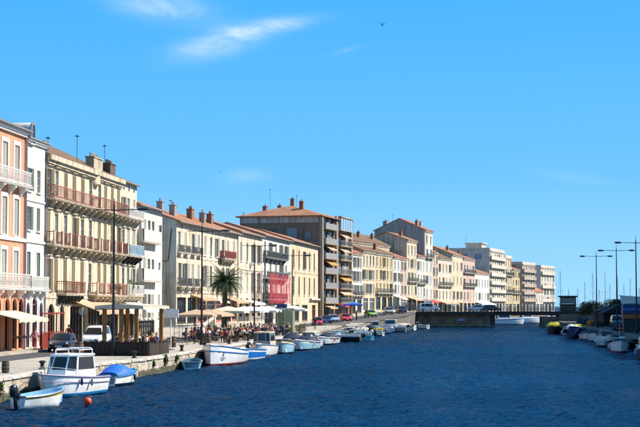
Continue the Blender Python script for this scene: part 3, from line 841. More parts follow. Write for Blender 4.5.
# 5 white modern house with solid balconies
b = Bld('white modern house with solid white parapet balconies', (-36, 155.15), 0, 12.8, 12, .8, 15.3, whiteb)
for z in (11.5, 7.3):
    for u in (1.6, 3.8, 6.0, 8.0): b.win(u, z + .05, 1.2, 2.3, 'plain' if u != 3.8 else 'closed', sh_white, sill=False)
    b.balcony(.3, 9.3, z, .75, whiteb, whiteb, 'solid', 1.15, 0, .22)
    b.win(11.4, z + .6, 1.0, 1.5, 'mix', sh_grey)
b.row(3.2, 2.6, 1.0, (2, 4, 6, 8, 11.2), style='mix', shut=sh_white); b.shop(1, 9, .95, 2.0, darkglass)
mb = MB(); mb.box(0, .5, -.02, .2, 0, .9); mb.build('air_vent', IRON, b.root, (11.9, 0, 12.0))
b.roof('gable', 20, TILE, .4); b.chimney(9.5, 3, .8, .6, 1.1, 2); b.done()

# 6 the long hotel with tiled roof
b = Bld('long cream house with tiled roof and chimneys behind the palm tree', (-36, 176), .06, 33.5, 12, .7, 14.7, palec)
us = [1.5 + 3.35*k for k in range(10)]
us = [1.3, 4.3, 7.8, 10.8, 14.2, 17.4, 20.7, 24.0, 27.3, 30.8]
b.row(11.0, 2.45, 1.15, us, style='mix', shut=sh_white, sill=True); b.row(6.95, 2.75, 1.2, us, style='mix', shut=sh_white, sill=False)
for k in (0, 1, 2, 3): b.balcony(us[k] - .95, us[k] + .95, 6.85, .6, whitep, GREYR, 'bars', 1.0, 2); b.balcony(us[k] - .9, us[k] + .9, 10.9, .45, whitep, GREYR, 'bars', .9, 0)
b.balcony(22.2, 29.2, 10.9, .8, whitep, REDR, 'panelbars', 1.0, 4)
mb = MB(); mb.box(0, 6.6, -.12, 0, 0, .75); mb.build('sign_board', mat('dark_sign', '#33302e', .6), b.root, (21.4, 0, 9.45))
for u, w in ((2.6, 4.2), (7.6, 4.2), (12.6, 4.4), (17.6, 4.2), (22.5, 4.2), (27.2, 4.2), (31.4, 3.2)): b.shop(u - w/2, u + w/2, 2.35, 3.2, darkglass, rng.choice([IRON, WHITE, REDR]))
b.awning(6.8, 14.4, 5.9, 1.6, .5, AWN_T); b.awning(15.2, 20.6, 5.7, 1.8, .6, AWN_C); b.awning(24.8, 32.6, 5.7, 1.8, .6, AWN_T); b.band(6.1, .2, .1, whitep); b.pipe(12.4); b.pipe(33.2); b.cable(10.5, 2); b.cable(6.6, 9)
mb = MB(); mb.tube([(-.01, 3, 4), (-.06, 3, 9), (-.06, 1, 9.2), (-.06, .6, 13)], .05, 5); mb.build('downpipe', IRON, b.root)
b.roof('gable', 20, TILE, .5)
for u, y_, w, m_ in ((3.5, 3.0, .9, greyp), (8, 2.6, 1.1, greyp), (19, 3.2, 1.4, brick), (21.5, 2.2, .7, greyp), (29, 3, 1.2, brick)): b.chimney(u, y_, w, .7, 1.35, 2, m_)
b.antenna(12, 4, 2); b.done()

# 7 8 9
b = Bld('plain cream house between the palm house and the grey balconies', (-34, 209.55), .05, 17.4, 11, .8, 15.1, palec)
us = [2.1, 6.4, 10.8, 15.2]
b.row(10.9, 2.7, 1.35, us, style='mix', shut=sh_grey); b.row(6.6, 2.9, 1.35, us, style='mix', shut=sh_white)
b.row(3, 2.6, 1.9, us, style='plain', pane=darkglass, frame=IRON, sill=False); b.band(9.7, .18, .1, whitep); b.awning(1, 9, 5.4, 2.2, .5, AWN_W); b.cable(9.3, 3); b.cooler(8.6, 10.2); b.roof('gable', 18, TILE, .45); b.done()
b = Bld('white house with three rows of grey iron balconies', (-33.1, 227), .05, 24.3, 11, .9, 15.45, whiteb)
us = [2.2, 6.8, 11.4, 16.0, 20.6]
for z in (12.1, 8.9, 5.6):
    b.row(z, 2.35, 1.5, us, style='mix', shut=sh_grey, sill=False); b.balcony(.6, 18.8, z - .1, .7, mat('grey_slab', '#8f908c', .8), GREYR, 'panelbars' if z > 9 else 'bars', 1.0, 5, corbm=GREYR)
b.shop(2, 9, 1.4, 3, darkglass); b.shop(11, 20, 1.4, 3, darkglass); b.cooler(22.6, 9.6); b.roof('gable', 18, TILE, .45); b.antenna(5, 4, 2.5); b.done()
b = Bld('pale yellow house beside the tall apartment block', (-31.9, 251.4), .05, 30.0, 11, 1.0, 15.7, lightyel)
us = [3.5, 9, 14.6, 20.2, 25.6]
b.row(11.0, 3.2, 1.5, us, style='mix', shut=sh_brown); b.row(6.4, 3.2, 1.5, us, style='mix', shut=sh_brown)
b.shop(2, 9, 1.7, 3, darkglass, GREYR); b.shop(12, 18, 1.7, 3, darkglass, GREYR); b.shop(23, 27, 1.7, 3, darkglass, brick)
b.band(5.6, .3, .5, whitep, 20, 30, 'canopy'); b.cable(10.4, 5); b.roof('gable', 18, TILE, .45); b.done()

# 10 the tall apartment block
b = Bld('tall apartment block with hipped tile roof and stacked balconies', (-30.2, 283.4), .15, 24.4, 16, 1.4, 21.8, brownr, name='apartment_block')
FRC = plaster('apartment_cream', (.44, .355, .265)); STEEL = mat('balcony_grey', '#8c8a86', .6)
for fl in range(6):
    z = 5.2 + fl*2.85
    for (u0, u1) in ((1.2, 11.2), (13.4, 23.4)):
        um = (u0 + u1)/2
        b.win(um - 2.4, z, 3.2, 2.3, 'plain', sill=False, frame=GREYR); b.win(um + 2.4, z, 3.0, 2.3, 'closed' if rng.random() < .4 else 'plain', sh_white, sill=False, frame=GREYR)
        if fl < 5 or u0 < 5: b.balcony(u0, u1, z - .05, .85, FRC, STEEL, 'solid' if u0 < 5 else 'bars', .95, 0, .2, pitch=.2)
        if rng.random() < .55 and fl < 5:
            b.awning(u0 + rng.uniform(.5, 4), u1 - rng.uniform(.5, 3), z + 2.3, 1.2, .7, rng.choice([AWN_T, AWN_C, mat('ochre_canvas', '#c58a4a', .85)]), .15)
    mb = MB(); mb.box(0, 1.4, -.35, .05, 0, 2.85); mb.build('pier', FRC, b.root, (11.6, 0, z - 1.45))
mb = MB(); mb.box(0, .7, -.5, .05, 0, 20.4); mb.build('corner_pier', FRC, b.root, (-.05, 0, 0)); mb = MB(); mb.box(0, .7, -.5, .05, 0, 20.4); mb.build('corner_pier', FRC, b.root, (23.75, 0, 0))
mb = MB(); mb.box(13.2, 23.6, -.8, .05, 0, 2.6); wb = mb.build('glazed_loggia', glassy('loggia_glass', (.16, .24, .29), .12), b.root, (0, 0, 18.1)); mb = MB()
for k in range(6): mb.box(13.2 + 2.05*k, 13.32 + 2.05*k, -.86, -.74, 0, 2.6)
mb.box(13.2, 23.6, -.87, -.75, 0, .12); mb.box(13.1, 23.7, -1.0, .05, 2.6, 2.85); mb.build('frame', FRC, wb)
for u, z, w, h in ((3, 17.6, 1.5, 1.6), (6.4, 17.6, 1.6, 1.6), (10.4, 17.3, 2.0, 2.1), (2.2, 14.3, 1.2, 1.5), (13.4, 17.4, 1.2, 1.5), (13.4, 14.2, 1.2, 1.5), (5.5, 14.3, 1.2, 1.5), (8.2, 14.2, 1.2, 1.5), (10.6, 14, 1.4, 1.7), (12.4, 11, 1.2, 1.4), (8, 11, 1.2, 1.4)):
    b.win(u, z, w, h, 'plain' if u != 10.4 else 'closed', sh_blue, side='l', sill=False, frame=GREYR)
mb = MB(); mb.box(-.12, .02, .3, 15.8, 0, 1.25); mb.build('fascia', plaster('fascia_plaster', (.50, .43, .38)), b.root, (0, 0, 19.0))
for z_ in (7.9, 10.75, 13.6, 16.45):
    mb = MB(); mb.box(-.07, .02, .25, 15.9, 0, .22); mb.build('floor_band', FRC, b.root, (0, 0, z_ - 1.4))
for u in (3.2, 6.2, 9.4, 12.6):
    b.win(u, 8.3, 1.2, 1.5, 'mix', sh_khaki, side='l', sill=False, frame=WHITE)
b.shop(1.5, 10.5, 1.9, 2.6, darkglass); b.shop(13.5, 22.5, 2.1, 2.6, darkglass, brick); b.awning(12.0, 17.5, 5.0, 2, .5, mat('pink_canvas', '#c2405a', .85)); b.awning(2, 8, 4.6, 1.5, .4, AWN_T)
b.roof('hip', 17, TILE, .7)
for u, y_, w in ((5, 5, .9), (9, 8, .7), (14, 7.5, 1.2), (12, 11.5, .8), (7, 13, 1.4)): b.chimney(u, y_, w, .7, 1.3, 1, rng.choice([greyp, brick]))
b.antenna(7, 12, 4.5); b.antenna(12, 8, 2.4); b.done()

# ------------------------------------------------------------------ the far row
def far(label, P, w, d, zb, ze, wall, cols, rows, shut, roof='gable', rm=TILE, ang=20, sl=.2, ww=1.15, wh=2.1, balc=(), awn=None, chim=1, bars=1, group=None, shopm=None, hood=None, bal_k='bars', style='mix', name='town_house'):
    b = Bld(label, P, sl, w, d, zb, ze, wall, name, group)
    g = 3.6; z0 = zb + .6 + g; st = (ze - .5 - z0)/rows
    us = [w*(k + .5)/cols for k in range(cols)]
    for r_ in range(rows):
        z = z0 + st*r_ + .35
        b.row(z, min(wh, st - .75), ww, us, style=style, shut=shut, sill=r_ not in balc, bars=bars, hood=hood)
        if r_ in balc: b.balcony(.3, w - .3, z - .06, .6, whitep, GREYR if bal_k != 'solid' else wall, bal_k, .95, max(2, cols), pitch=.2)
    n = max(1, round(w/5)); z1 = zb + .7
    for k in range(n): b.shop(w*(k + .12)/n, w*(k + .88)/n, z1, 2.9, darkglass, rng.choice([IRON, WHITE, GREYR]))
    if awn: b.awning(.3, w - .3, z1 + 3.3, 2.0, .6, awn)
    b.band(ze - .35, .25, .25, whitep, name='cornice')
    b.roof(roof, ang, rm, .35, gutter=False)
    for k in range(chim): b.chimney(w*(k + .4)/max(chim, 1), min(2.5, d/2), .9, .6, 1.2, 2, rng.choice([brick, wall]))
    return b
far('narrow white house with red tile roof beside the tall apartment block', (-26.6, 308), 9.1, 3.4, 2.2, 15.6, whiteb, 4, 3, sh_grey, 'mono', TILE2, 22, balc=(0,)).done()
far('yellow house beside the narrow white house, small square windows', (-24.8, 316.9), 10.3, 3.4, 2.6, 16.3, lightyel, 4, 3, sh_grey, 'mono', TILEB, 22, chim=0).done()
far('ochre yellow house with an iron balcony and red door panel', (-22.8, 327), 15.3, 3.4, 2.9, 16.2, yellow, 5, 3, sh_khaki, 'mono', TILEB, 22, balc=(0,), bal_k='bars').done()
far('slim white house between the ochre and the pink house', (-19.7, 342.2), 6.3, 3.4, 2.8, 15.8, whiteb, 2, 3, sh_grey, 'mono', TILE2, 22, chim=0, awn=AWN_C).done()
far('slim pink house in the far row', (-18.5, 348.5), 6.6, 3.4, 2.7, 15.7, pink, 2, 3, sh_white, 'mono', TILE2, 22, chim=0).done()
b = far('brown roofed block rising behind the ochre and pink houses', (-30.2, 309.5), 46, 10, 2, 18.7, beige, 12, 3, sh_brown, 'gable', TILEB, 25, chim=4, style='plain', ww=1.9, wh=1.8); b.antenna(12, 4, 2.5); b.antenna(30, 5, 2.2); b.done()
far('tall yellow house with a taller top than its neighbours', (-17.2, 355.1), 9.8, 10, 2.6, 20.2, lightyel, 3, 4, sh_grey, 'gable', TILE, 20, balc=(1,), awn=AWN_T).done()
far('low white house with a dark balcony beside the grey gabled house', (-15.2, 364.9), 8.2, 9, 2.3, 16.7, whiteb, 3, 3, sh_white, 'gable', TILE2, 18, balc=(1,), awn=mat('slate_canvas', '#5b6a76', .85)).done()
b = far('tall white house with a bare grey gable wall', (-13.6, 373), 8.6, 13, 2.1, 23.4, whitep, 2, 5, sh_blue, 'gable', TILE2, 24, balc=(3,), awn=AWN_R, chim=2); b.antenna(3, 9, 2.5); b.chimney(4, 11, 2.4, 1, 1.5, 4, greyp)
mb = MB(); pk = 23.4 - 2.1; mb.add([(-.04, .3, 12), (-.04, 12.7, 12), (-.04, 12.7, pk), (-.04, 6.5, pk + math.tan(R(24))*6.2), (-.04, .3, pk)], [(0, 1, 2, 3, 4)]); mb.build('gable_render', greyp, b.root); b.done()
far('narrow salmon house behind the bridge', (-11.9, 381.5), 5.6, 10, 1.9, 18.2, plaster('salmon_plaster', (.56, .42, .315)), 2, 4, sh_white, 'gable', TILE).done()
far('wide beige house with a long roof behind the bridge', (-10.8, 387.1), 16.5, 11, 1.8, 17.0, palec, 4, 3, sh_khaki, 'gable', TILEB, 24, balc=(1,), awn=AWN_T).done()
far('plain yellow house behind the bridge', (-7.5, 403.6), 14, 11, 1.8, 18.4, lightyel, 3, 3, sh_grey, 'gable', TILE, 22).done()
far('dark pink house behind the bridge', (-4.7, 417.4), 16.3, 11, 1.7, 17.8, pink, 4, 3, sh_white, 'gable', TILE2, 18, balc=(1, 2)).done()
far('low white house in front of the beige apartment block', (-1.5, 433.6), 21.5, 9, 1.7, 14.2, whiteb, 5, 2, sh_grey, 'gable', TILE, 18, awn=AWN_W).done()
b = far('beige flat roofed apartment block with rooftop plant room', (2.9, 455.6), 24.7, 15, 1.6, 21.4, modern, 7, 6, sh_white, 'flat', modern, balc=(0, 1, 2, 3, 4, 5), bal_k='solid', chim=0, name='apartment_block')
for u in (3, 7, 11.5): b.win(u, 18.6, 2.2, 1.7, 'plain', side='l', sill=False, pane=glassy('blue_pane', (.08, .12, .2)))
mb = MB(); mb.box(8, 15, 4, 9, 0, 2.2); mb.box(7.6, 15.4, 3.6, 9.4, 2.2, 2.45); mb.build('plant_room', modern, b.roof_o, (0, 0, 19.9)); b.antenna(4, 8, 4.2); b.antenna(18, 4, 2.5); b.done()
far('slim ochre gabled house wedged between the flat roofed blocks', (10.4, 492.4), 11, 12, 1.6, 16.5, yellow, 3, 4, sh_brown, 'gable', TILE, 18, sl=.25, balc=(1,)).done()
far('narrow flat roofed beige block past the apartment block', (7.9, 480.2), 12.2, 14, 1.6, 20.0, plaster('ochre_block', (.55, .44, .29)), 3, 5, sh_grey, 'flat', modern, balc=(1, 3), chim=0, name='apartment_block').done()
b = far('pinkish flat roofed block with white balconies far along the quay', (14.0, 505), 18, 16, 1.6, 18.6, plaster('rose_block', (.45, .36, .29)), 5, 5, sh_white, 'flat', modern, balc=(0, 1, 2, 3, 4), bal_k='solid', chim=0, sl=.28, name='apartment_block')
for k in range(5):
    for u in (3, 8, 13): b.win(u, 4.6 + 3*k, 1.4, 1.6, 'mix', sh_white, side='l', sill=False)
b.done()
b = far('last flat roofed block at the far end of the quay', (21.5, 540), 20, 17, 1.6, 18.4, modern, 5, 5, sh_grey, 'flat', modern, balc=(0, 2, 4), bal_k='solid', chim=0, sl=.3, name='apartment_block')
for k in range(5):
    for u in (4, 9, 14): b.win(u, 4.6 + 3.1*k, 1.6, 1.6, 'plain', side='l', sill=False)
b.done()
b = far('small white house with bright orange tile roof at the far end of the quay', (19.0, 522), 10, 8, 1.6, 9.6, whitep, 3, 1, sh_white, 'gable', tiles('roof_tiles_orange', '#c9713f', '#d98b58'), 26, chim=0, sl=.3)
for u in (2, 5): b.win(u, 5.2, 1.2, 1.6, 'plain', side='l')
b.done()

# ------------------------------------------------------------------ tall houses added out of view on the other quay to shade its boats
for k, (yf, w, ze, wall, shut, rf, l) in enumerate(((298, 26, 22.5, palec, sh_grey, TILE, 'unseen tall cream house added to shade the quay, next to the bridge end'), (272, 24, 23.5, beige, sh_brown, TILEB, 'unseen tall beige house with brown shutters added to shade the quay'), (248, 28, 22.0, pink, sh_white, TILE2, 'unseen tall pink house added to shade the quay'), (220, 25, 24.0, whitep, sh_blue, TILE, 'unseen tall white house with blue grey shutters added to shade the quay'), (195, 30, 22.5, lightyel, sh_green, TILE2, 'unseen tall yellow house with grey green shutters added to shade the quay'), (165, 30, 23.0, palec, sh_khaki, TILEB, 'unseen tall cream house with khaki shutters added to shade the quay'))):
    far(l, (34.5, yf), w - .05, 12, 1.1, ze, wall, 7, 5, shut, 'gable', rf, 20, sl=(-math.pi/2,), balc=(0, 2), chim=2).done()
# ------------------------------------------------------------------ the bridge
STEELB = mat('bridge_steel', '#3a3f42', .55, .25); RUST = mat('bridge_girder', '#3b342d', .7, .3)
br = thing('swing_bridge', 'low dark steel road bridge crossing the canal', 'bridge', (3, 322, 3.3))
mb = MB(); mb.box(-1, 34, .3, 12, -.45, -.02); mb.build('deck', ASPH, br)
for y_ in (.2, 11.6):
    mb = MB(); mb.box(-.2, 33, y_, y_ + .3, -.66, -.04); mb.box(-.2, 33, y_ - .1, y_ + .4, -.74, -.64); mb.box(-.2, 33, y_ - .1, y_ + .4, -.1, .02)
    for k in range(17): mb.box(k*2.0, k*2.0 + .08, y_ - .08, y_, -.64, -.1)
    mb.build('girder', RUST, br)
for y_ in (.1, 12.1):
    mb = MB(); x0, x1 = -24, 33
    for z_ in (1.05, .7, .38): mb.tube([(x0, y_, z_), (x1, y_, z_)], .04 if z_ > 1 else .025, 5)
    n = 38
    for k in range(n + 1): x = x0 + (x1 - x0)*k/n; mb.box(x - .04, x + .04, y_ - .04, y_ + .04, -.1, 1.1)
    mb.build('railing', STEELB, br)
mb = MB(); mb.box(9.9, 13.6, .5, 11.5, -6, -1.1); mb.box(9.7, 13.8, .3, 11.7, -3.3, -3.0); mb.build('pier', CONC, br)
mb = MB(); mb.box(13.6, 60, .02, 14, -5, -.5); mb.build('abutment', CONC, br)
mb = MB(); mb.box(-16.6, 0, -.5, .4, -4, -2.9); mb.build('plinth', STONE, br)
mb = MB(); mb.box(-7.9, -6.2, -.08, .02, -1.3, -.75); mb.build('notice_board', mat('pale_blue_board', '#8fa6c4', .6), br, (0, -.05, -.7))
mb = MB(); mb.box(-.9, .1, -.25, 1.5, -4.5, -.75); mb.build('buttress', RUST, br)
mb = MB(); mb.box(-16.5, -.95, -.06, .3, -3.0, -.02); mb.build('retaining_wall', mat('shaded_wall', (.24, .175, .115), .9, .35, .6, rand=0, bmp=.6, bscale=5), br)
mb = MB(); mb.box(-16.7, .3, -1.25, -.07, -.5, -.05); mb.box(-16.7, .3, -1.35, -1.15, -.62, .02); mb.build('edge_girder', RUST, br)
# ------------------------------------------------------------------ street lamps
def lamp_post(x, y, z, h, arms, label, group):
    t = thing('street_lamp', label, 'street lamp', (x, y, z), 0, group)
    mb = MB(); mb.lathe([(.2, 0), (.2, .25), (.14, .3), (.13, 1.2), (.1, 1.25), (.055, h)], 10); mb.build('pole', DARKM, t, smooth=30)
    for (dx, head) in arms:
        mb = MB(); mb.tube([(0, 0, h - .35), (dx, 0, h - .3)], [.045, .03], 6); a = mb.build('arm', DARKM, t)
        if head:
            s = 1 if dx > 0 else -1
            mb = MB(); mb.loft([[(dx + s*q*.95 - s*.2, r*math.cos(2*math.pi*k/8)*1.2, h - .3 + r*.55*math.sin(2*math.pi*k/8)) for k in range(8)] for q, r in ((0, .05), (.2, .15), (.6, .2), (.9, .15), (1.0, .05))])
            mb.build('lamp_head', DARKM, a, smooth=50)
            mb = MB(); mb.box(min(dx, dx + s*.6), max(dx, dx + s*.6), -.13, .13, h - .44, h - .37); mb.build('lens', mat('lamp_lens', '#c9ccc8', .3), a)
    mb = MB(); mb.tube([(0, 0, h - .1), (0, 0, h + .45)], .03, 6); mb.build('finial', DARKM, t)
    return t
for k, (x, y) in enumerate(((-24.9, 100.5), (-24.3, 130), (-24.5, 162.2), (-24.4, 194.5))):
    lamp_post(x, y, zr(y), 10.3, ((1.75, True), (-1.35, False)), ['dark street lamp standing at the wooden café canopy', 'dark street lamp beside the metal racks', 'dark street lamp among the café tables by the white parasols', 'dark street lamp beside the green kiosk'][k], 'street lamps along the left quay')
for (x, y) in ((17.4, 229), (18.3, 205.5), (18.3, 180)):
    lamp_post(x, y, QZ, 11.0, ((1.75, True), (-1.75, True)), 'tall dark double armed street lamp on the shaded quay', 'double armed lamps on the shaded quay')

# ------------------------------------------------------------------ foliage
def leaf_mat(name, a, b):
    if name in MC: return MC[name]
    m, nt, bs = newmat(name); c = coords(nt)
    cc = ramp(nt, noise(nt, 1.5, 4, .7, c), [(.3, a), (.7, b)])
    nt.links.new(cc, bs.inputs['Base Color']); bs.inputs['Roughness'].default_value = .55; bs.inputs['Specular IOR Level'].default_value = .3
    MC[name] = m; return m
LEAF = leaf_mat('bush_leaves', (.03, .07, .018), (.09, .15, .04)); LEAFD = leaf_mat('dark_leaves', (.012, .028, .012), (.035, .06, .025)); PALM = leaf_mat('palm_leaves', (.028, .05, .016), (.075, .11, .04))
BARK = mat('bark', (.10, .075, .055), .9, .3, 6, bmp=.6)
def leaves_mesh(name, m, lobes, n, size, seed):
    rg = random.Random(seed); mb = MB()
    for _ in range(n):
        c, r = rg.choice(lobes)
        while True:
            p = Vector((rg.uniform(-1, 1), rg.uniform(-1, 1), rg.uniform(-1, 1)))
            if .2 < p.length < 1: break
        p = Vector((c[0] + p.x*r[0], c[1] + p.y*r[1], c[2] + p.z*r[2]))
        a = Vector((rg.gauss(0, 1), rg.gauss(0, 1), rg.gauss(0, .7))).normalized(); bvec = a.cross(Vector((rg.gauss(0, 1), rg.gauss(0, 1), rg.gauss(0, 1)))).normalized()
        s = size*rg.uniform(.6, 1.3)
        mb.add([p - a*s, p + bvec*s*.45, p + a*s, p - bvec*s*.45], [(0, 1, 2, 3)])
    return mb.mesh(name, m, fix=False)
def tree(name, label, cat, loc, h, r, m, seed, n=900, group=None, size=.16):
    rg = random.Random(seed); t = thing(name, label, cat, loc, 0, group)
    mb = MB(); mb.tube([(0, 0, -.1), (.05, .02, h*.3), (rg.uniform(-.1, .1), .1, h*.6)], [.12*h/4, .09*h/4, .04*h/4], 7)
    for k in range(4):
        a = rg.uniform(0, 6.28); mb.tube([(.03, .02, h*.3), (math.cos(a)*r*.55, math.sin(a)*r*.55, h*rg.uniform(.5, .75))], [.05*h/4, .02*h/4], 5)
    mb.build('trunk', BARK, t)
    lobes = [((rg.uniform(-.55, .55)*r, rg.uniform(-.55, .55)*r, h*rg.uniform(.45, .85)), (r*rg.uniform(.35, .6), r*rg.uniform(.35, .6), h*rg.uniform(.14, .22))) for _ in range(9)]
    link('crown', leaves_mesh('crown', m, lobes, n, size, seed), t); return t
def bush(label, loc, r, h, seed, m=LEAF, n=260, group=None, name='bush', size=.07):
    t = thing(name, label, 'bush', loc, 0, group)
    rg = random.Random(seed)
    lobes = [((rg.uniform(-.5, .5)*r, rg.uniform(-.5, .5)*r, h*rg.uniform(.25, .7)), (r*.6, r*.6, h*.38)) for _ in range(5)]
    link('foliage', leaves_mesh('foliage', m, lobes, n, size, seed), t)
    mb = MB()
    for k in range(3): a = k*2.1; mb.tube([(0, 0, -.15), (math.cos(a)*r*.4, math.sin(a)*r*.4, h*.6)], [.025, .01], 4)
    mb.build('stem', BARK, t); return t
# palm
pt = thing('palm_tree', 'stout date palm with a dense round crown by the café terrace', 'palm tree', (-29.3, 170.5, 1.1))
mb = MB(); rings = []
for k in range(26):
    z = 6.0*k/25; rr = (.34 - .06*k/25)*(1.12 if k % 2 else .94); rings.append([(rr*math.cos(2*math.pi*j/10) + .12*math.sin(z*.4), rr*math.sin(2*math.pi*j/10), z) for j in range(10)])
mb.loft(rings); mb.build('trunk', BARK, pt)
def frond(seed, L, droop):
    rg = random.Random(seed); mb = MB(); pts = []
    n = 14
    for k in range(n + 1):
        s = k/n; pts.append(Vector((L*s*math.cos(droop*s*.55), 0, L*(.62*s - droop*.78*s*s))))
    mb.tube(pts, [.04 - .03*k/n for k in range(n + 1)], 4)
    for k in range(2, n + 1):
        p = pts[k]; d = (pts[k] - pts[k-1]).normalized()
        for j in range(2):
            q = p - d*(j*.5*L/n)
            for sd in (-1, 1):
                ll = .5*math.sin(math.pi*(.12 + .86*k/n))*rg.uniform(.8, 1.15)
                e = q + Vector((d.x*ll*.55, sd*ll*.8, d.z*ll*.5 - ll*.28)); w_ = d*.035
                mb.add([q - w_, q + w_, e], [(0, 1, 2)])
    return mb.mesh('frond', PALM, fix=False)
FR = [frond(s, 2.85, d) for s, d in ((1, .75), (2, 1.05), (3, 1.35), (4, .35))]
rg = random.Random(5)
for k in range(120):
    lv = k/120; f = FR[3] if lv > .85 else FR[0] if lv > .55 else FR[1] if lv > .28 else FR[2]
    link('frond', f, pt, (.12, 0, 5.9 + .25*lv), (0, -R(30*lv**2) + R(rg.uniform(-9, 9)) + R(24*(1 - lv)), k*2.3999 + rg.uniform(-.2, .2)), (rg.uniform(.82, 1.0),)*3)

# ------------------------------------------------------------------ boats
def paint(hexc, rough=.3, var=.13, **k): return mat('boat_' + hexc[1:], hexc, rough, var, coat=.3, **k)
BW = paint('#e9e7e2'); BNAVY = paint('#1b2c5e'); BBLACK = paint('#1a1b20'); BBLUE = paint('#1d6fc0'); BTURQ = paint('#4fb0c8'); BRED = paint('#8e2f2c'); BLBL = paint('#9cc7d6'); BYEL = paint('#d8b45a'); BGREY = paint('#8d8f90'); BGRN = paint('#3f6a4a'); BWOOD = mat('varnished_wood', '#8a5a35', .4, .25, 8)
TARPB = mat('blue_tarp', '#1f63c4', .6, .15, 2, bmp=.6, bscale=4); TARPD = mat('dark_tarp', '#20263c', .7, .2, bmp=.5, bscale=4); TARPG = mat('grey_canvas', '#b9b2a4', .8, .15, bmp=.4, bscale=4); YELN = mat('yellow_net', '#a8a024', .85, .45, 4, bmp=1, bscale=7); ORN = mat('orange_float', '#d0491f', .5, .15)
BGLASS = glassy('boat_glass', (.03, .03, .035), .05); ROPE = mat('rope', '#8a7d68', .9)
class Boat:
    def __init__(s, label, x, y, head, L, B, bow=.95, stern=.6, hull=BW, bottom=BRED, band=None, deck=BLBL, rail=BBLUE, tw=.75, rake=.45, floor=.12, name='motor_boat', group=None, fore=.0, z=0.0):
        s.L, s.B = L, B; s.tw = tw; s.s0, s.s1 = stern, bow; s.rake = rake
        s.t = thing(name, label, 'boat', (x, y, z), R(head), group)
        n = 16; mb = MB(); prof = []
        for i in range(n + 1): prof.append(s.ring(i/n))
        m = len(prof[0]); vs = [p for r in prof for p in r]
        for i in range(n):
            for k in range(m - 1):
                kk = min(k, m - 2 - k); mi = 2 if kk == 0 else 0 if kk == 1 else 1
                mb.add([vs[i*m + k], vs[i*m + k + 1], vs[(i+1)*m + k + 1], vs[(i+1)*m + k]], [(0, 1, 2, 3)], mi)
        mb.add(prof[0], [tuple(range(m))], 0)
        me = mb.mesh('hull', [hull, bottom, band or hull])
        bm = bmesh.new(); bm.from_mesh(me); bmesh.ops.remove_doubles(bm, verts=bm.verts, dist=.0005); bmesh.ops.recalc_face_normals(bm, faces=bm.faces); bm.to_mesh(me); bm.free()
        me.polygons.foreach_set('use_smooth', [True]*len(me.polygons)); me.set_sharp_from_angle(angle=R(35))
        s.hull = link('hull', me, s.t)
        # inside
        mb = MB(); prev = None
        for i in range(n + 1):
            t = i/n; x, b, zs = s.xb(t); bi = max(b - .09, .01); fl = floor if t < .93 else zs - .05
            if fore and t > fore: fl = zs - .02 + .05*0
            cur = [(x, b, zs + .012), (x, bi, zs + .015), (x, bi*.86, fl), (x, 0, fl + (.06 if fl > zs - .1 else 0)), (x, -bi*.86, fl), (x, -bi, zs + .015), (x, -b, zs + .012)]
            if prev:
                for k in range(6): mb.quad(prev[k], prev[k+1], cur[k+1], cur[k])
            if i == 0: mb.add(cur[1:6], [(0, 1, 2, 3, 4)])
            prev = cur
        mb.build('deck', deck, s.t)
        mb = MB()
        for sd in (1, -1): mb.tube([(s.xb(i/n)[0], sd*(s.xb(i/n)[1] + .01), s.xb(i/n)[2] - .03) for i in range(n + 1)], .04, 6)
        mb.tube([(s.xb(0)[0], s.xb(0)[1], s.xb(0)[2] - .03), (s.xb(0)[0], -s.xb(0)[1], s.xb(0)[2] - .03)], .04, 6)
        mb.build('rub_rail', rail, s.t, smooth=40)
        if L > 2.5 and not fore:
            for tx in (.3, .58):
                x, b, zs = s.xb(tx); mb = MB(); mb.box(x - .14, x + .14, -b + .1, b - .1, zs*.62, zs*.62 + .04); mb.build('thwart', BWOOD, s.t)
    def xb(s, t):
        w = s.tw + (1 - s.tw)*math.sin(min(t/.45, 1)*math.pi/2)
        if t > .42: w = max(1 - ((t - .42)/.58)**2.3, 0)**.8
        zs = s.s0 + (s.s1 - s.s0)*t**1.8
        return (-s.L/2 + s.L*t + 0, max(s.B/2*w, .015), zs)
    def ring(s, t):
        x, b, zs = s.xb(t); rk = lambda z: -s.rake*(1 - max(z, -.2)/zs)*t**5
        h = []
        for fb, z in ((1.0, zs), (.965, zs*.72), (.86, .13), (.80, 0.0), (.35, -.24), (.0, -.3)):
            h.append((x + rk(z), b*fb, z))
        return h + [(x_, -y_, z_) for x_, y_, z_ in h[-2::-1]]
    def outboard(s, tilt=0, cowl=None, off=0):
        x, b, zs = s.xb(0); o = MB(); 
        o.box(-.05, .1, -.09, .09, -.1, .16); o.box(-.2, -.1, -.06, .06, -.85, .1); o.box(-.34, -.12, -.1, .1, -.55, -.5); o.prism([(-.28, -1.1), (-.06, -1.1), (-.1, -.8), (-.22, -.8)], -.03, .03)
        p = o.build('outboard_motor', DARKM, s.t, (x - .02, off, zs - .02), (0, R(-tilt), 0))
        c = MB(); c.loft([[(-.3 + .17*q*math.cos(2*math.pi*k/10)*1.35, .15*q*math.sin(2*math.pi*k/10), z) for k in range(10)] for q, z in ((.75, .05), (1.0, .15), (1.0, .38), (.8, .52), (.35, .57))]); c.build('cowl', cowl or BBLACK, p, (.12, 0, 0), smooth=50)
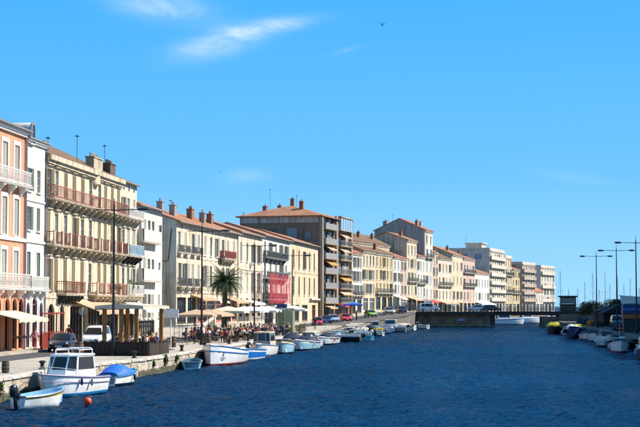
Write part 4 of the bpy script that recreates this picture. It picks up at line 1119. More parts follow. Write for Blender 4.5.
    def cabin(s, x0, x1, w, h, z0, m=BW, raker=.45, front=.35, roofm=None):
        zt = z0 + h; b0 = [(x0, w), (x1, w), (x1 + front, w*.5), (x1 + front, -w*.5), (x1, -w), (x0, -w)]
        k = .86; t0 = [(x0 + .05, w*k), (x1 - raker*.55, w*k), (x1 + front - raker, w*.45), (x1 + front - raker, -w*.45), (x1 - raker*.55, -w*k), (x0 + .05, -w*k)]
        lo = [(x, y, z0) for x, y in b0]; hi = [(x, y, zt) for x, y in t0]
        mb = MB(); mb.loft([lo, hi]); c = mb.build('cabin', m, s.t)
        mb = MB(); mb.loft([[(x*1.0 + (.06 if x > 0 else -.08), y*1.07, zt) for x, y in t0], [(x, y, zt + .07) for x, y in t0]]); mb.build('cabin_roof', roofm or m, c)
        for i in range(6):
            if i == 5: fr, zz = (.2, .8), (.15, .85)
            else: fr, zz = (.07, .93), (.38, .93)
            j = (i + 1) % 6; A, B_, C, D = Vector(lo[i]), Vector(lo[j]), Vector(hi[j]), Vector(hi[i])
            P = lambda u, v: (A + (B_ - A)*u)*(1 - v) + (D + (C - D)*u)*v
            nrm = (B_ - A).cross(D - A).normalized(); ctr = (A + B_ + C + D)/4
            if nrm.dot(ctr - Vector(((x0 + x1)/2, 0, ctr.z))) < 0: nrm = -nrm
            q = [P(fr[0], zz[0]) + nrm*.012, P(fr[1], zz[0]) + nrm*.012, P(fr[1], zz[1]) + nrm*.012, P(fr[0], zz[1]) + nrm*.012]
            mb = MB(); mb.quad(*q); mb.build('cabin_window', BGLASS, c)
        return c
    def roofrail(s, x0, x1, w, z, h=.35, m=None):
        mb = MB()
        for x in (x0, x1): mb.tube([(x, -w, z), (x, -w, z + h*.8), (x, -w*.85, z + h), (x, w*.85, z + h), (x, w, z + h*.8), (x, w, z)], .035, 6)
        for sd in (-1, 1): mb.tube([(x0, sd*w, z + h*.8), (x1, sd*w, z + h*.8)], .025, 5)
        mb.build('roof_rail', m or BW, s.t, smooth=40)
    def windscreen(s, x, w, z, h=.4):
        mb = MB(); mb.quad((x + .3, -w*.6, z), (x + .3, w*.6, z), (x, w*.6, z + h), (x, -w*.6, z + h)); mb.quad((x + .3, w*.6, z), (x - .25, w, z), (x - .35, w, z + h*.9), (x, w*.6, z + h)); mb.quad((x + .3, -w*.6, z), (x - .25, -w, z), (x - .35, -w, z + h*.9), (x, -w*.6, z + h))
        o = mb.build('windscreen', BGLASS, s.t); mb = MB(); mb.tube([(x - .35, -w, z + h*.9), (x, -w*.6, z + h), (x, w*.6, z + h), (x - .35, w, z + h*.9)], .025, 5); mb.build('frame', BW, o)
    def console(s, x, z=.12, h=.75, m=None):
        mb = MB(); mb.loft([[(x - .3, -.32, z), (x + .3, -.32, z), (x + .3, .32, z), (x - .3, .32, z)], [(x - .26, -.3, z + h), (x + .12, -.28, z + h), (x + .12, .28, z + h), (x - .26, .3, z + h)]]); o = mb.build('console', m or BW, s.t); mb = MB(); mb.quad((x + .16, -.28, z + h), (x + .16, .28, z + h), (x + .02, .26, z + h + .38), (x + .02, -.26, z + h + .38)); mb.build('windscreen', BGLASS, o)
    def tarp(s, t0, t1, hh, m, name='tarpaulin'):
        mb = MB(); n = 9; rg = random.Random(int(s.L*100)); rings = []
        for i in range(n + 1):
            t = t0 + (t1 - t0)*i/n; x, b, zs = s.xb(t); e = math.sin(math.pi*min(max(i/n, .1), .9))
            rings.append([(x, (b + .06)*math.cos(math.pi*k/8), zs - .1 + (.12 + hh*e*rg.uniform(.85, 1.1))*math.sin(math.pi*k/8)**.8*(1 + .1*((k + i) % 2))) for k in range(9)])
        mb.loft(rings, True, closed=False); mb.add(rings[0], [tuple(range(9))]); mb.add(rings[-1], [tuple(range(9))])
        mb.build(name, m, s.t, smooth=50)
    def bimini(s, x0, x1, w, z, m, z0=.6):
        mb = MB(); n = 6
        mb.loft([[(x, w*math.cos(math.pi*k/n), z + .14*math.sin(math.pi*k/n)) for k in range(n + 1)] for x in (x0, (x0 + x1)/2, x1)], False, closed=False)
        mb.loft([[(x, w*math.cos(math.pi*k/n), z - .04 + .14*math.sin(math.pi*k/n)) for k in range(n + 1)] for x in (x0, x1)], False, closed=False)
        o = mb.build('canopy', m, s.t, fix=False); mb = MB()
        for x in (x0 + .05, x1 - .05):
            for sd in (-1, 1): mb.tube([(x, sd*w, z), ((x0 + x1)/2, sd*w, z0)], .02, 5)
            mb.tube([(x, -w, z), (x, 0, z + .1), (x, w, z)], .02, 5)
        mb.build('canopy_frame', GALV, o)
    def fender(s, t, sd, m=None):
        x, b, zs = s.xb(t); mb = MB(); mb.lathe([(.02, .14), (.065, .1), (.07, -.16), (.02, -.22)], 8, (x, sd*(b + .07), zs - .25)); mb.tube([(x, sd*(b + .07), zs - .12), (x, sd*b, zs)], .012, 4); mb.build('fender', m or BNAVY, s.t, smooth=40)
    def heap(s, x, w, z, h, m, name='net_heap', seed=1, l=None):
        rg = random.Random(seed); mb = MB(); l = l or w
        for _ in range(26):
            q = rg.uniform(.12, .26); dx, dy = rg.uniform(-.5, .5), rg.uniform(-.45, .45)
            mb.blob((x + dx*l, dy*w, z + h*(1 - 1.6*(dx*dx + dy*dy))*rg.uniform(.15, .7)), (l*q, w*q, h*q*1.3), 7, 5, 0, .28, rg)
        mb.build(name, m, s.t)
    def mooring(s, t, target):
        x, b, zs = s.xb(t); a = Vector((x, 0, zs)); T = s.t.matrix_basis.inverted() @ Vector(target); mid = (a + T)/2 - Vector((0, 0, .25))
        mb = MB(); mb.tube([a, (a + mid)/2 - Vector((0, 0, .08)), mid, (mid + T)/2 - Vector((0, 0, .08)), T], .02, 5); mb.build('mooring_rope', ROPE, s.t)

bt = Boat('small white dinghy with blue inside and a yellow band, black outboard', -19.8, 66.6, 62, 2.95, 1.35, .78, .5, BW, BW, BYEL, paint('#7fb4d6'), BGREY, name='dinghy'); bt.outboard(8); bt.heap(-.6, .8, .1, .3, TARPD, 'rope_pile', 3)
bt = Boat('white cabin boat with raked windows, roof rail and blue bottom', -20.95, 75.2, -102, 5.7, 2.25, 1.15, .85, BW, paint('#1f7fb8'), None, BW, mat('mauve_rail', '#8e84a0', .5), .86, .55, .3, 'cabin_boat', fore=.66)
bt.cabin(-1.4, .8, .88, 1.15, .85, raker=.6, front=.5); bt.roofrail(-1.3, .1, .68, 2.0, .34); bt.fender(.62, 1); bt.fender(.45, 1, BGREY)
mb = MB()
for sd in (-1, 1): mb.tube([(bt.xb(.62)[0], sd*bt.xb(.62)[1]*.92, .95), (bt.xb(.64)[0], sd*bt.xb(.64)[1]*.9, 1.3), (bt.xb(.85)[0], sd*bt.xb(.85)[1]*.9, 1.42), (bt.xb(.98)[0], 0, 1.5)], .018, 5)
mb.build('bow_rail', GALV, bt.t)
mb = MB()
for sd in (-1, 1): mb.tube([(bt.xb(i/12)[0], sd*(bt.xb(i/12)[1]*.975 + .012), bt.xb(i/12)[2]*.68) for i in range(13)], .022, 5)
mb.build('hull_stripe', mat('mauve_rail', '#8e84a0', .5), bt.t)
bt = Boat('white open boat covered by a bright blue tarpaulin', -20.65, 85.2, 82, 4.0, 1.45, .85, .62, BW, BBLACK, None, paint('#3f8fb0'), paint('#2e6a6a')); bt.tarp(.02, .66, .42, TARPB); bt.fender(.55, -1, BBLACK); bt.fender(.9, -1, BW)
mb = MB(); mb.tube([(.75, 0, .7), (.85, 0, 1.15)], .03, 5); mb.build('mast_stub', BW, bt.t); bt.mooring(1, (-21.9, 89, 1.15))
bt = Boat('small pale blue skiff moored behind the anchor boat', -20.75, 107.2, 100, 3.3, 1.5, .7, .55, BLBL, BW, None, paint('#56788a'), BGREY, .8, name='skiff'); bt.mooring(1, (-21.8, 111, 1.12))
bt = Boat('white wooden boat with a blue stripe, red bottom and anchors on the bow', -20.0, 116.6, -95, 8.4, 2.9, 1.6, 1.0, BW, BRED, BW, BBLUE, BBLUE, .7, .12, .2, 'fishing_boat'); bt.heap(-2.0, 1.2, .5, .5, mat('mixed_gear', '#8c8778', .8, .5, 6), 'fishing_gear', 2)
mb = MB()
for sd in (-1, 1): mb.tube([(bt.xb(i/12)[0] + (-.12*(1 - .7)*(i/12)**5), sd*(bt.xb(i/12)[1]*.968 + .012), bt.xb(i/12)[2]*.7) for i in range(13)], .04, 5)
mb.build('hull_stripe', BBLUE, bt.t)
for sd in (-1, 1):                                     # anchor emblem on each bow
    mb = MB(); tt = .86; x, b_, zs = bt.xb(tt); x2, b2, zs2 = bt.xb(.94)
    dirv = Vector((x2 - x, sd*(b2 - b_), 0)).normalized(); org = Vector((x, sd*(b_*.93 + .035), .68))
    P = lambda u, v: org + dirv*u + Vector((0, 0, v))
    mb.tube([P(0, -.22), P(0, .2)], .02, 5); mb.tube([P(-.1, .12), P(.1, .12)], .016, 5)
    mb.tube([P(.18*math.cos(math.pi*(1 + k/8)), -.06 + .17*math.sin(math.pi*(1 + k/8))) for k in range(9)], .022, 5); mb.tube([P(.05*math.cos(2*math.pi*k/8), .24 + .05*math.sin(2*math.pi*k/8)) for k in range(9)], .014, 4)
    mb.build('anchor_emblem', BNAVY, bt.t)
bt.mooring(1, (-21.7, 109.5, 1.15))
bt = Boat('bright blue open boat alongside the anchor boat stern', -19.7, 127.4, -98, 5.6, 2.0, 1.0, .75, BBLUE, BW, BW, BBLUE, BBLUE); bt.heap(.2, 1.2, .3, .6, mat('mixed_gear', '#8c8778', .8, .5, 6), 'fishing_gear', 4)
bt = Boat('white fishing boat with a boxy grey canvas wheelhouse', -20.1, 138.6, -95, 5.8, 2.2, 1.1, .8, BW, BW, None, BGREY, BGREY, .8, fore=.7, name='fishing_boat'); bt.cabin(-1.6, .6, .85, 1.25, .8, TARPG, .1, .1, AWN_C)
bt = Boat('white open boat behind the canvas wheelhouse boat', -19.6, 149.6, -80, 4.6, 1.9, .95, .7, BW, BBLACK, None, BGREY, BW); bt.windscreen(.3, .7, .8)
bt = Boat('white boat with a domed dark blue cover', -19.9, 158.5, -85, 5.0, 2.0, 1.0, .8, BW, BBLACK, None, BW, BW); bt.tarp(.1, .6, .75, TARPD)
bt = Boat('white topped motor boat with a deep blue hull and orange fender', -19.6, 171.5, -62, 5.6, 2.1, 1.15, .9, BNAVY, BBLACK, BW, BW, BW, .85, fore=.6); bt.windscreen(.3, .8, 1.0, .5); bt.fender(.95, 1, ORN)
bt = Boat('white motor boat with low windscreen by the blue hulled boat', -20.3, 180.5, -20, 4.8, 1.9, .95, .75, BW, BBLACK, None, BW, BW, fore=.6); bt.windscreen(.1, .75, .9); bt.outboard(20)
bt = Boat('long black hulled motor boat with white deck, outboard raised', -18.3, 190.3, 176, 6.4, 2.1, .95, .85, BBLACK, BBLACK, BW, BW, BW, .9, fore=.62); bt.console(-.3, .3, .8); bt.outboard(62)
bt = Boat('turquoise boat with a white foredeck and raised outboard', -16.9, 199.5, 170, 5.4, 2.0, 1.0, .85, BTURQ, BW, BW, BTURQ, BW, .88, fore=.7); bt.outboard(55); bt.windscreen(.3, .75, .95)
bt = Boat('white sport boat with tinted windscreen beside the turquoise boat', -18.2, 208.5, 178, 5.6, 2.2, 1.15, .9, BW, BBLACK, None, BW, BW, .88, fore=.55); bt.cabin(-.7, .6, .75, .6, .9, raker=.7, front=.5); bt.outboard(50, BW)
bt = Boat('white boat with a grey bimini canopy', -18.4, 218, 182, 5.4, 2.1, 1.1, .85, BW, BNAVY, None, BGREY, BW, .88); bt.bimini(-1.6, .4, .85, 1.9, TARPG); bt.outboard(55)
bt = Boat('white boat with yellow gear heaped on its stern', -17.2, 228, 172, 5.2, 2.0, 1.0, .85, BW, BBLACK, None, BW, BW, .88, fore=.65); bt.heap(-1.8, 1.4, .6, .8, mat('ochre_gear', '#b59a3c', .8, .4, 7), 'net_heap', 6); bt.outboard(60, BGREY)
bt = Boat('white boat with a black cover among the far moored boats', -18.2, 238, 178, 5.0, 2.0, 1.05, .85, BW, BBLACK, None, BGREY, BW, .88); bt.tarp(.05, .6, .6, TARPD)
bt = Boat('white cabin boat in front of the quay ramp', -17.6, 249, 184, 5.8, 2.2, 1.2, .95, BW, BNAVY, None, BW, BW, .88, fore=.6, name='cabin_boat'); bt.cabin(-.9, .5, .8, 1.0, .95)
bt = Boat('dark grey motor boat with a white wheelhouse near the bridge', -16.4, 263, 176, 7.0, 2.4, 1.25, 1.0, BGREY, BBLACK, BW, BW, BW, .88, fore=.62, name='cabin_boat'); bt.cabin(-1.8, .3, .85, 1.1, 1.0); bt.outboard(50)
bt = Boat('small white boat with ochre nets near the bridge', -14.6, 284, 165, 4.8, 1.9, .95, .8, BW, BBLACK, None, BW, BW, .88); bt.heap(-1.4, 1.2, .5, .7, mat('ochre_gear', '#b59a3c', .8, .4, 7), 'net_heap', 9)
bt = Boat('last small white boat before the bridge wall', -12.4, 300, 160, 4.4, 1.8, .95, .75, BW, BBLACK, None, BGREY, BW, .88); bt.windscreen(.2, .7, .9)
bt = Boat('white launch with a blue band under the bridge', 6.4, 372, 20, 9.5, 3.0, 1.7, 1.3, BW, BNAVY, paint('#7fa9cf'), BW, BW, .85, fore=.6, name='launch'); bt.cabin(-2.6, .8, 1.1, 1.4, 1.2)
bt = Boat('white motor launch beyond the bridge', 12.6, 402, 35, 9.0, 2.8, 1.6, 1.3, BW, BRED, None, BW, BW, .85, fore=.6, name='launch'); bt.cabin(-2.4, .8, 1.0, 1.3, 1.2)
bt = Boat('white boat with a grey cover between the blue and black hulls', -20.4, 184.2, 170, 4.2, 1.7, .9, .7, BW, BBLACK, None, BGREY, BW, .88); bt.tarp(.05, .7, .4, TARPG)
bt = Boat('white motor boat with a slim windscreen past the grey bimini boat', -19.0, 223, 176, 5.0, 1.9, 1.0, .8, BW, BNAVY, None, BW, BW, .88, fore=.6); bt.windscreen(.2, .7, .9); bt.outboard(55)
bt = Boat('pale blue motor boat between the yellow gear and the black cover', -18.0, 232, 180, 4.8, 1.9, 1.0, .8, BLBL, BW, BW, BW, BW, .88, fore=.65); bt.console(-.5, .3, .7); bt.outboard(58)
HUL = [BW, paint('#dfdfdc'), paint('#c9cdd0'), paint('#e2dccd'), BLBL, paint('#f0efec'), BNAVY, paint('#d3d6d8')]; HN = ['white', 'off white', 'pale grey', 'cream', 'pale blue', 'gleaming white', 'navy', 'silvery white']
FT = ['with a raised outboard and bare deck', 'under a grey cover', 'under a dark blue cover', 'with a low tinted windscreen', 'with a centre console', 'with a small cabin', 'heaped with ochre nets', 'with a cream bimini canopy']
rb = random.Random(77)
combos = [(h, f) for h in range(8) for f in range(8)]; rb.shuffle(combos)
def extra_boat(x, y, hd, h, f, where, grp):
    L_ = rb.uniform(4.2, 5.8); bt = Boat('%s boat %s %s' % (HN[h], FT[f], where), x, y, hd, L_, L_*.38, rb.uniform(.9, 1.15), rb.uniform(.7, .85), HUL[h], rb.choice([BBLACK, BRED, BNAVY]), rb.choice([None, BW]), rb.choice([BGREY, BW, BLBL]), BW, .86, fore=.62 if f in (3, 5) else 0, group=grp)
    if f == 1: bt.tarp(.05, .7, .4, TARPG)
    elif f == 2: bt.tarp(.05, .68, .55, TARPD)
    elif f == 3: bt.windscreen(.2, .7, .9, .45)
    elif f == 4: bt.console(-.2, .3, .8)
    elif f == 5: bt.cabin(-.8, .4, .7, .9, .85)
    elif f == 6: bt.heap(-1.0, 1.2, .5, .7, mat('ochre_gear', '#b59a3c', .8, .4, 7), 'net_heap', int(y))
    elif f == 7: bt.bimini(-1.4, .3, .75, 1.75, AWN_C)
    if f != 6: bt.outboard(rb.choice([5, 40, 55, 60]), rb.choice([BBLACK, BGREY, BW]))
    if rb.random() < .5: mb = MB(); mh = rb.uniform(1.6, 3.2); mb.tube([(.3, 0, .5), (.3, 0, mh)], .025, 5); mb.tube([(.3, -.3, mh*.85), (.3, .3, mh*.85)], .015, 4); mb.build('mast', GALV, bt.t)
    bt.fender(.5, 1, rb.choice([BNAVY, BW, ORN])); bt.fender(.3, -1, BW); bt.mooring(1, (-21.7 if x < 0 else 16.4, y + rb.uniform(-1, 1), 1.3))
ci = 0
for y in (143.6, 154.2, 164.8, 176.4, 203.8, 213.2, 243.6, 255.5, 269.5, 276, 290, 226, 258.8, 280, 295, 233.2):
    h, f = combos[ci]; ci += 1; extra_boat(interp([(250, -18.6), (290, -14.5)], y) + rb.uniform(-.4, .5), y, 180 + rb.uniform(-14, 10) if y > 180 else -95 + rb.uniform(-12, 30), h, f, 'by the sunny quay', 'small boats along the sunny quay')
for (x, y) in ((13.9, 172.5), (14.6, 195.5), (14.4, 203.5), (13.6, 150.5), (13.2, 232), (14.2, 131)):
    h, f = combos[ci]; ci += 1; extra_boat(x, y, -90 + rb.uniform(-20, 15), h, f, 'by the shaded quay', 'small boats along the shaded quay')
# shaded side
bt = Boat('black fishing boat heaped with yellow nets by the shaded quay', 11.9, 247, -95, 7.5, 2.7, 1.3, 1.0, BBLACK, BBLACK, None, BGREY, BBLACK, .75, .3, .3, 'fishing_boat'); bt.tarp(.45, .8, .75, YELN, 'yellow_tarp'); bt.heap(-1.6, 1.4, .8, .9, ORN, 'float_heap', 12)
bt = Boat('navy fishing boat with white crates and a small yellow heap', 13.4, 217, -98, 8.6, 3.0, 1.7, 1.2, BNAVY, BBLACK, None, BGREY, BNAVY, .75, .3, .3, 'fishing_boat'); bt.tarp(.25, .4, .6, YELN, 'yellow_tarp'); bt.heap(2.2, 2.0, 1.1, .9, BW, 'crate_heap', 14)
mb = MB(); mb.box(-.6, 2.6, -1.53, -1.46, .55, 1.15); mb.build('hull_panel', paint('#7f93b4'), bt.t)
bt = Boat('white motor boat moored by the shaded quay wall', 15.0, 184, -82, 5.6, 2.1, 1.1, .85, BW, BGRN, None, BLBL, BW, .85, fore=.6); bt.windscreen(.1, .75, 1.0, .5)
bt = Boat('white decked boat with a black lower hull by the shaded quay', 14.5, 160, -112, 7.4, 2.5, 1.35, 1.0, BBLACK, BGRN, BW, BW, BW, .85, fore=.6); bt.console(-.8, .4, .9)
bt = Boat('blue boat cut off by the shaded quay wall', 15.2, 140.5, -98, 5.4, 2.1, 1.1, .9, BBLUE, BBLACK, BLBL, BLBL, BBLUE, .85); bt.heap(0, 1.2, .4, .7, ORN, 'float_heap', 15)
bt = Boat('varnished wooden rowing boat by the shaded quay', 13.6, 121, -100, 4.6, 1.7, .8, .6, BWOOD, BBLACK, BWOOD, BWOOD, BWOOD, .6, name='rowing_boat')

# buoy
t = thing('mooring_buoy', 'round orange red mooring buoy floating beside the white cabin boat', 'buoy', (-18.0, 67.9, 0)); mb = MB(); mb.blob((0, 0, .12), (.2, .2, .2), 12, 8); mb.build('float', ORN, t, smooth=60); mb = MB(); mb.tube([(.06*math.cos(2*math.pi*k/8), 0, .36 + .06*math.sin(2*math.pi*k/8)) for k in range(9)], .015, 5); mb.build('ring', IRON, t)
for k, y in enumerate((63, 70.5, 79, 88.5, 96.5, 111.5, 121, 133, 144, 156, 170)):
    t = thing('mooring_bollard', 'squat black iron mooring bollard at the quay edge', 'bollard', (xq(y) - .75, y, 1.1), 0, 'mooring bollards along the quay edge'); mb = MB(); mb.lathe([(.17, 0), (.17, .05), (.11, .1), (.11, .32), (.19, .38), (.19, .44), (.1, .48)], 12); mb.build('post', IRON, t, smooth=40); mb = MB(); mb.lathe([(.24, 0), (.24, .03)], 12); mb.build('base_plate', IRON, t)
# plants growing in the quay wall
for k, (x, y, z, r, h, l) in enumerate(((-22.1, 67.8, .45, .28, .6, 'rounded green bush in the quay wall behind the white dinghy'), (-21.5, 80.3, .95, .45, .7, 'green bush on the quay edge behind the white cabin boat'), (-21.6, 98.2, .45, .22, .55, 'small green tuft in the quay wall past the blue tarpaulin boat'), (-21.45, 101.4, .45, .3, .8, 'largest green tuft in the quay wall, before the pale blue skiff'), (-21.45, 105.2, .5, .26, .55, 'yellowish green tuft on the quay wall above the pale blue skiff'))):
    bush(l, (x, y, z), r, h, 40 + k, size=.08)
bush('pale dry bush on the quay edge by the blue hulled boat', (-21.9, 183, 1.1), .9, 1.6, 60, leaf_mat('dry_leaves', (.14, .13, .06), (.28, .26, .14)), 420, size=.12)
# ------------------------------------------------------------------ cars
def car(label, x, y, head, col, kind='hatch', z=None, group=None):
    P = mat('car_' + col[1:], col, .3, .03, rand=0, coat=.8)
    t = thing('parked_car', label, 'car', (x, y, zr(y) - .13 if z is None else z), R(head), group)
    if kind == 'hatch': L, W_, H = 4.0, 1.72, 1.48; st = [(-2.0, .45, .80, .80, .74), (-1.92, .3, .92, .96, .80), (-1.7, .24, .95, 1.36, .84), (-1.2, .22, .95, 1.46, .86), (-.2, .22, .93, 1.48, .86), (.35, .22, .92, 1.40, .86), (1.05, .22, .90, .93, .85), (1.6, .24, .80, .82, .82), (1.9, .3, .66, .68, .74), (2.0, .4, .56, .57, .64)]
    else: L, W_, H = 4.4, 1.8, 1.85; st = [(-2.2, .45, .95, .98, .80), (-2.15, .3, 1.02, 1.70, .86), (-2.0, .24, 1.04, 1.80, .9), (-1.0, .22, 1.04, 1.85, .9), (.3, .22, 1.02, 1.82, .9), (.7, .22, 1.0, 1.68, .9), (1.35, .22, .98, 1.03, .88), (1.8, .24, .92, .95, .85), (2.1, .3, .76, .78, .78), (2.2, .4, .62, .63, .68)]
    def ring(s):
        x_, zb, zl, zt, w = s; g = zt - zl
        return [(x_, w*.9, zb), (x_, w, zb + .15), (x_, w*1.0, zl - .1), (x_, w*.96, zl), (x_, w*(.96 - .22*min(g/.5, 1)), zt - .05*min(g, 1)), (x_, w*(.96 - .34*min(g/.5, 1)), zt)]
    rings = []
    for s in st: h = ring(s); rings.append(h + [(a, -b, c) for a, b, c in reversed(h)])
    mb = MB(); mb.loft(rings); mb.build('body', P, t, smooth=32)
    gl = glassy('car_glass', (.012, .013, .015), .12)
    def pane(name, pts, off=.012):
        c = sum((Vector(p) for p in pts), Vector())/len(pts); n = (Vector(pts[1]) - Vector(pts[0])).cross(Vector(pts[2]) - Vector(pts[0])).normalized()
        if n.dot(c - Vector((0, 0, .7))) < 0: n = -n
        m_ = MB(); m_.add([Vector(p) + n*off for p in pts], [tuple(range(len(pts)))]); return m_.build(name, gl, t, fix=False)
    iw = 5 if kind == 'hatch' else 5
    A, B_ = rings[iw], rings[iw + 1]
    lp = lambda p, q, f: tuple(a + (b_ - a)*f for a, b_ in zip(p, q))
    pane('windscreen', [lp(A[5], B_[4], .92), lp(A[6], B_[7], .92), lp(A[6], B_[7], .06), lp(A[5], B_[4], .06)], .025)
    r0, r1 = rings[1], rings[2]
    if kind == 'hatch': pane('rear_window', [lp(r0[4], r1[5], .15), lp(r0[7], r1[6], .15), lp(r0[7], r1[6], .9), lp(r0[4], r1[5], .9)], .025)
    else: pane('rear_window', [lp(rings[1][3], rings[1][4], .1), lp(rings[1][8], rings[1][7], .1), lp(rings[1][8], rings[1][7], .85), lp(rings[1][3], rings[1][4], .85)], .03)
    for sd in (0, 1):
        q = (lambda r, k: rings[r][k] if not sd else rings[r][11 - k])
        for (ra, rb, fa, fb) in ((2, 3, .35, .98), (3, 4, .04, .97), (4, 6 if False else 5, .03, 1.0)):
            pts = [lp(lp(q(ra, 3), q(rb, 3), fa), lp(q(ra, 4), q(rb, 4), fa), .1), lp(lp(q(ra, 3), q(rb, 3), fb), lp(q(ra, 4), q(rb, 4), fb), .1), lp(lp(q(ra, 3), q(rb, 3), fb), lp(q(ra, 4), q(rb, 4), fb), .88), lp(lp(q(ra, 3), q(rb, 3), fa), lp(q(ra, 4), q(rb, 4), fa), .88)]
            pane('side_window', pts)
    wx = (L/2 - .78, -L/2 + .72); ty = mat('tyre', '#17171a', .85); rim = mat('wheel_rim', '#9a9ca0', .35, metal=.7)
    for xx in wx:
        for sd in (-1, 1):
            mb = MB(); mb.lathe([(.2, -.1), (.29, -.1), (.315, -.06), (.315, .06), (.29, .1), (.2, .1)], 16); mb.v = [(a, c, b_) for a, b_, c in mb.v]
            w = mb.build('wheel', ty, t, (xx, sd*(W_/2 - .08), .315)); mb = MB(); mb.lathe([(.21, -.085), (.2, .085)], 10); mb.v = [(a, c*1.25, b_) for a, b_, c in mb.v]; mb.build('rim', rim, w)
    hl = mat('headlight', '#dfe6ea', .1, spec=.8); tl = mat('tail_light', '#8c1512', .2)
    fx = L/2
    for sd in (-1, 1):
        zl = .68 if kind == 'hatch' else .78; mb = MB(); mb.loft([[(fx - .36, sd*.80, zl - .02), (fx - .06, sd*.62, zl - .08), (fx - .05, sd*.6, zl + .03), (fx - .3, sd*.74, zl + .1)], [(fx - .42, sd*.72, zl - .02), (fx - .16, sd*.5, zl - .08), (fx - .16, sd*.5, zl + .03), (fx - .4, sd*.62, zl + .1)]]); mb.build('headlight', hl, t)
        mb = MB(); mb.box(-L/2 - .01, -L/2 + .18, sd*.74 - .09, sd*.74 + .09, .72, .98); mb.build('tail_light', tl, t)
        mb = MB(); mb.blob((.5 if kind == 'hatch' else .9, sd*.97, .98 if kind == 'hatch' else 1.1), (.07, .11, .08), 8, 5); mb.build('wing_mirror', P, t, smooth=50)
    mb = MB(); mb.box(fx - .12, fx + .01, -.5, .5, .34, .5); mb.build('grille', IRON, t)
    mb = MB(); mb.box(fx + .005, fx + .03, -.26, .26, .42, .53); mb.build('number_plate', WHITE, t)
    mb = MB(); mb.box(-L/2 - .03, -L/2 + .1, -.26, .26, .5, .61); mb.build('number_plate', WHITE, t)
    return t
car('dark navy hatchback parked before the cream house arches', -32.2, 113.8, -83, '#141a2c')
car('white high roofed car under the tan awning', -33.3, 128.4, -88, '#e4e6e8', 'van')
car('silver blue car parked beside the red hatchback', -25.6, 262, -75, '#8fa6c0')
car('dark blue car in front of the yellow house', -25.8, 252, -80, '#1c2c58')
car('bright red hatchback parked before the apartment block', -24.4, 271, -70, '#c01c1e')
car('small red car half hidden by the quay wall and the green kiosk', -25.6, 236, -85, '#a8242a')
car('lime green car before the ochre house', -21.6, 297, -70, '#7fa83a', z=zr(297))
car('grey car on the ramp under the iron balcony', -19.0, 312, -78, '#8d9296', z=zr(312))
car('black car waiting on the ramp', -16.6, 317, -75, '#1b1c20', z=zr(317))
car('white estate car driving over the bridge ramp', -11.0, 327.5, 2, '#e6e8ea', 'van', z=3.3)
car('white car at the near end of the bridge', -1.0, 331, 178, '#d9dbdc', z=3.3)
car('dark car crossing near the low white house', 2.5, 328, 0, '#23262c', z=3.3)
for (x, y, hd, c, k, l) in ((20.6, 232, -90, '#22303f', 'van', 'slate van parked by the double armed lamp'), (19.9, 206, -90, '#2c2c2e', 'hatch', 'charcoal car between two double armed lamps')):
    car(l, x, y, hd, c, k, QZ)

# ------------------------------------------------------------------ people
SKIN = mat('skin', '#b98468', .55, .08); SHOE = mat('shoe', '#2a2522', .6)
def figure(name, J, edges, root, parts):
    me = bpy.data.meshes.new(name + '_sk'); names = list(J); idx = {n: i for i, n in enumerate(names)}
    me.from_pydata([J[n][0] for n in names], [(idx[a], idx[b]) for a, b in edges], []); o = bpy.data.objects.new(name + '_sk', me); COL.objects.link(o)
    o.modifiers.new('skin', 'SKIN').use_smooth_shade = True; sv_ = me.skin_vertices[0].data
    for n in names: r = J[n][1]; sv_[idx[n]].radius = (r, r) if isinstance(r, float) else r; sv_[idx[n]].use_root = (n == root)
    o.modifiers.new('sub', 'SUBSURF').levels = 1
    bpy.context.view_layer.update(); dg = bpy.context.evaluated_depsgraph_get(); out = bpy.data.meshes.new_from_object(o.evaluated_get(dg)); bpy.data.objects.remove(o); bpy.data.meshes.remove(me)
    segs = [(Vector(J[a][0]), Vector(J[b][0]), parts[b]) for a, b in edges]
    out.materials.clear()
    for _ in range(4): out.materials.append(SKIN)
    mi = []
    for p in out.polygons:
        c = p.center; best = min(segs, key=lambda s_: ((c - (s_[0] + (s_[1] - s_[0])*max(0, min(1, (c - s_[0]).dot(s_[1] - s_[0])/max((s_[1] - s_[0]).length_squared, 1e-9))))).length)); mi.append(best[2])
    # five fingers a side, nose and ears, joined into the body
    bm = bmesh.new(); bm.from_mesh(out)
    lay_n = len(bm.faces)
    ex = MB()
    for sd in ('l', 'r'):
        w, h = Vector(J['wr' + sd][0]), Vector(J['ha' + sd][0]); d = (h - w).normalized(); s_ = d.cross(Vector((0, 0, 1))); s_ = s_.normalized() if s_.length > .1 else Vector((0, 1, 0))
        for k, L in enumerate((.06, .075, .08, .07)):
            b0 = h + s_*(.028*(k - 1.5)); ex.tube([b0 - d*.01, b0 + d*L*.6, b0 + d*L*.9 - Vector((0, 0, L*.35))], [.011, .010, .008], 5)
        ex.tube([w + d*.04 + s_*.03, w + d*.07 + s_*.065, w + d*.11 + s_*.075], [.013, .012, .009], 5)
    hd = Vector(J['he'][0]); ex.blob((hd.x + .095, hd.y, hd.z - .02), (.025, .016, .025), 6, 4)
    for sg in (-1, 1): ex.blob((hd.x, hd.y + sg*.085, hd.z - .01), (.02, .012, .03), 6, 4)
    bm.free()
    nv = len(out.vertices); V = [tuple(v.co) for v in out.vertices] + ex.v; F = [tuple(p.vertices) for p in out.polygons] + [tuple(i + nv for i in f) for f in ex.f]
    m2 = bpy.data.meshes.new(name); m2.from_pydata(V, [], F)
    for _ in range(4): m2.materials.append(SKIN)
    m2.polygons.foreach_set('material_index', mi + [2]*len(ex.f)); m2.polygons.foreach_set('use_smooth', [True]*len(m2.polygons)); m2.update(); bpy.data.meshes.remove(out)
    return m2
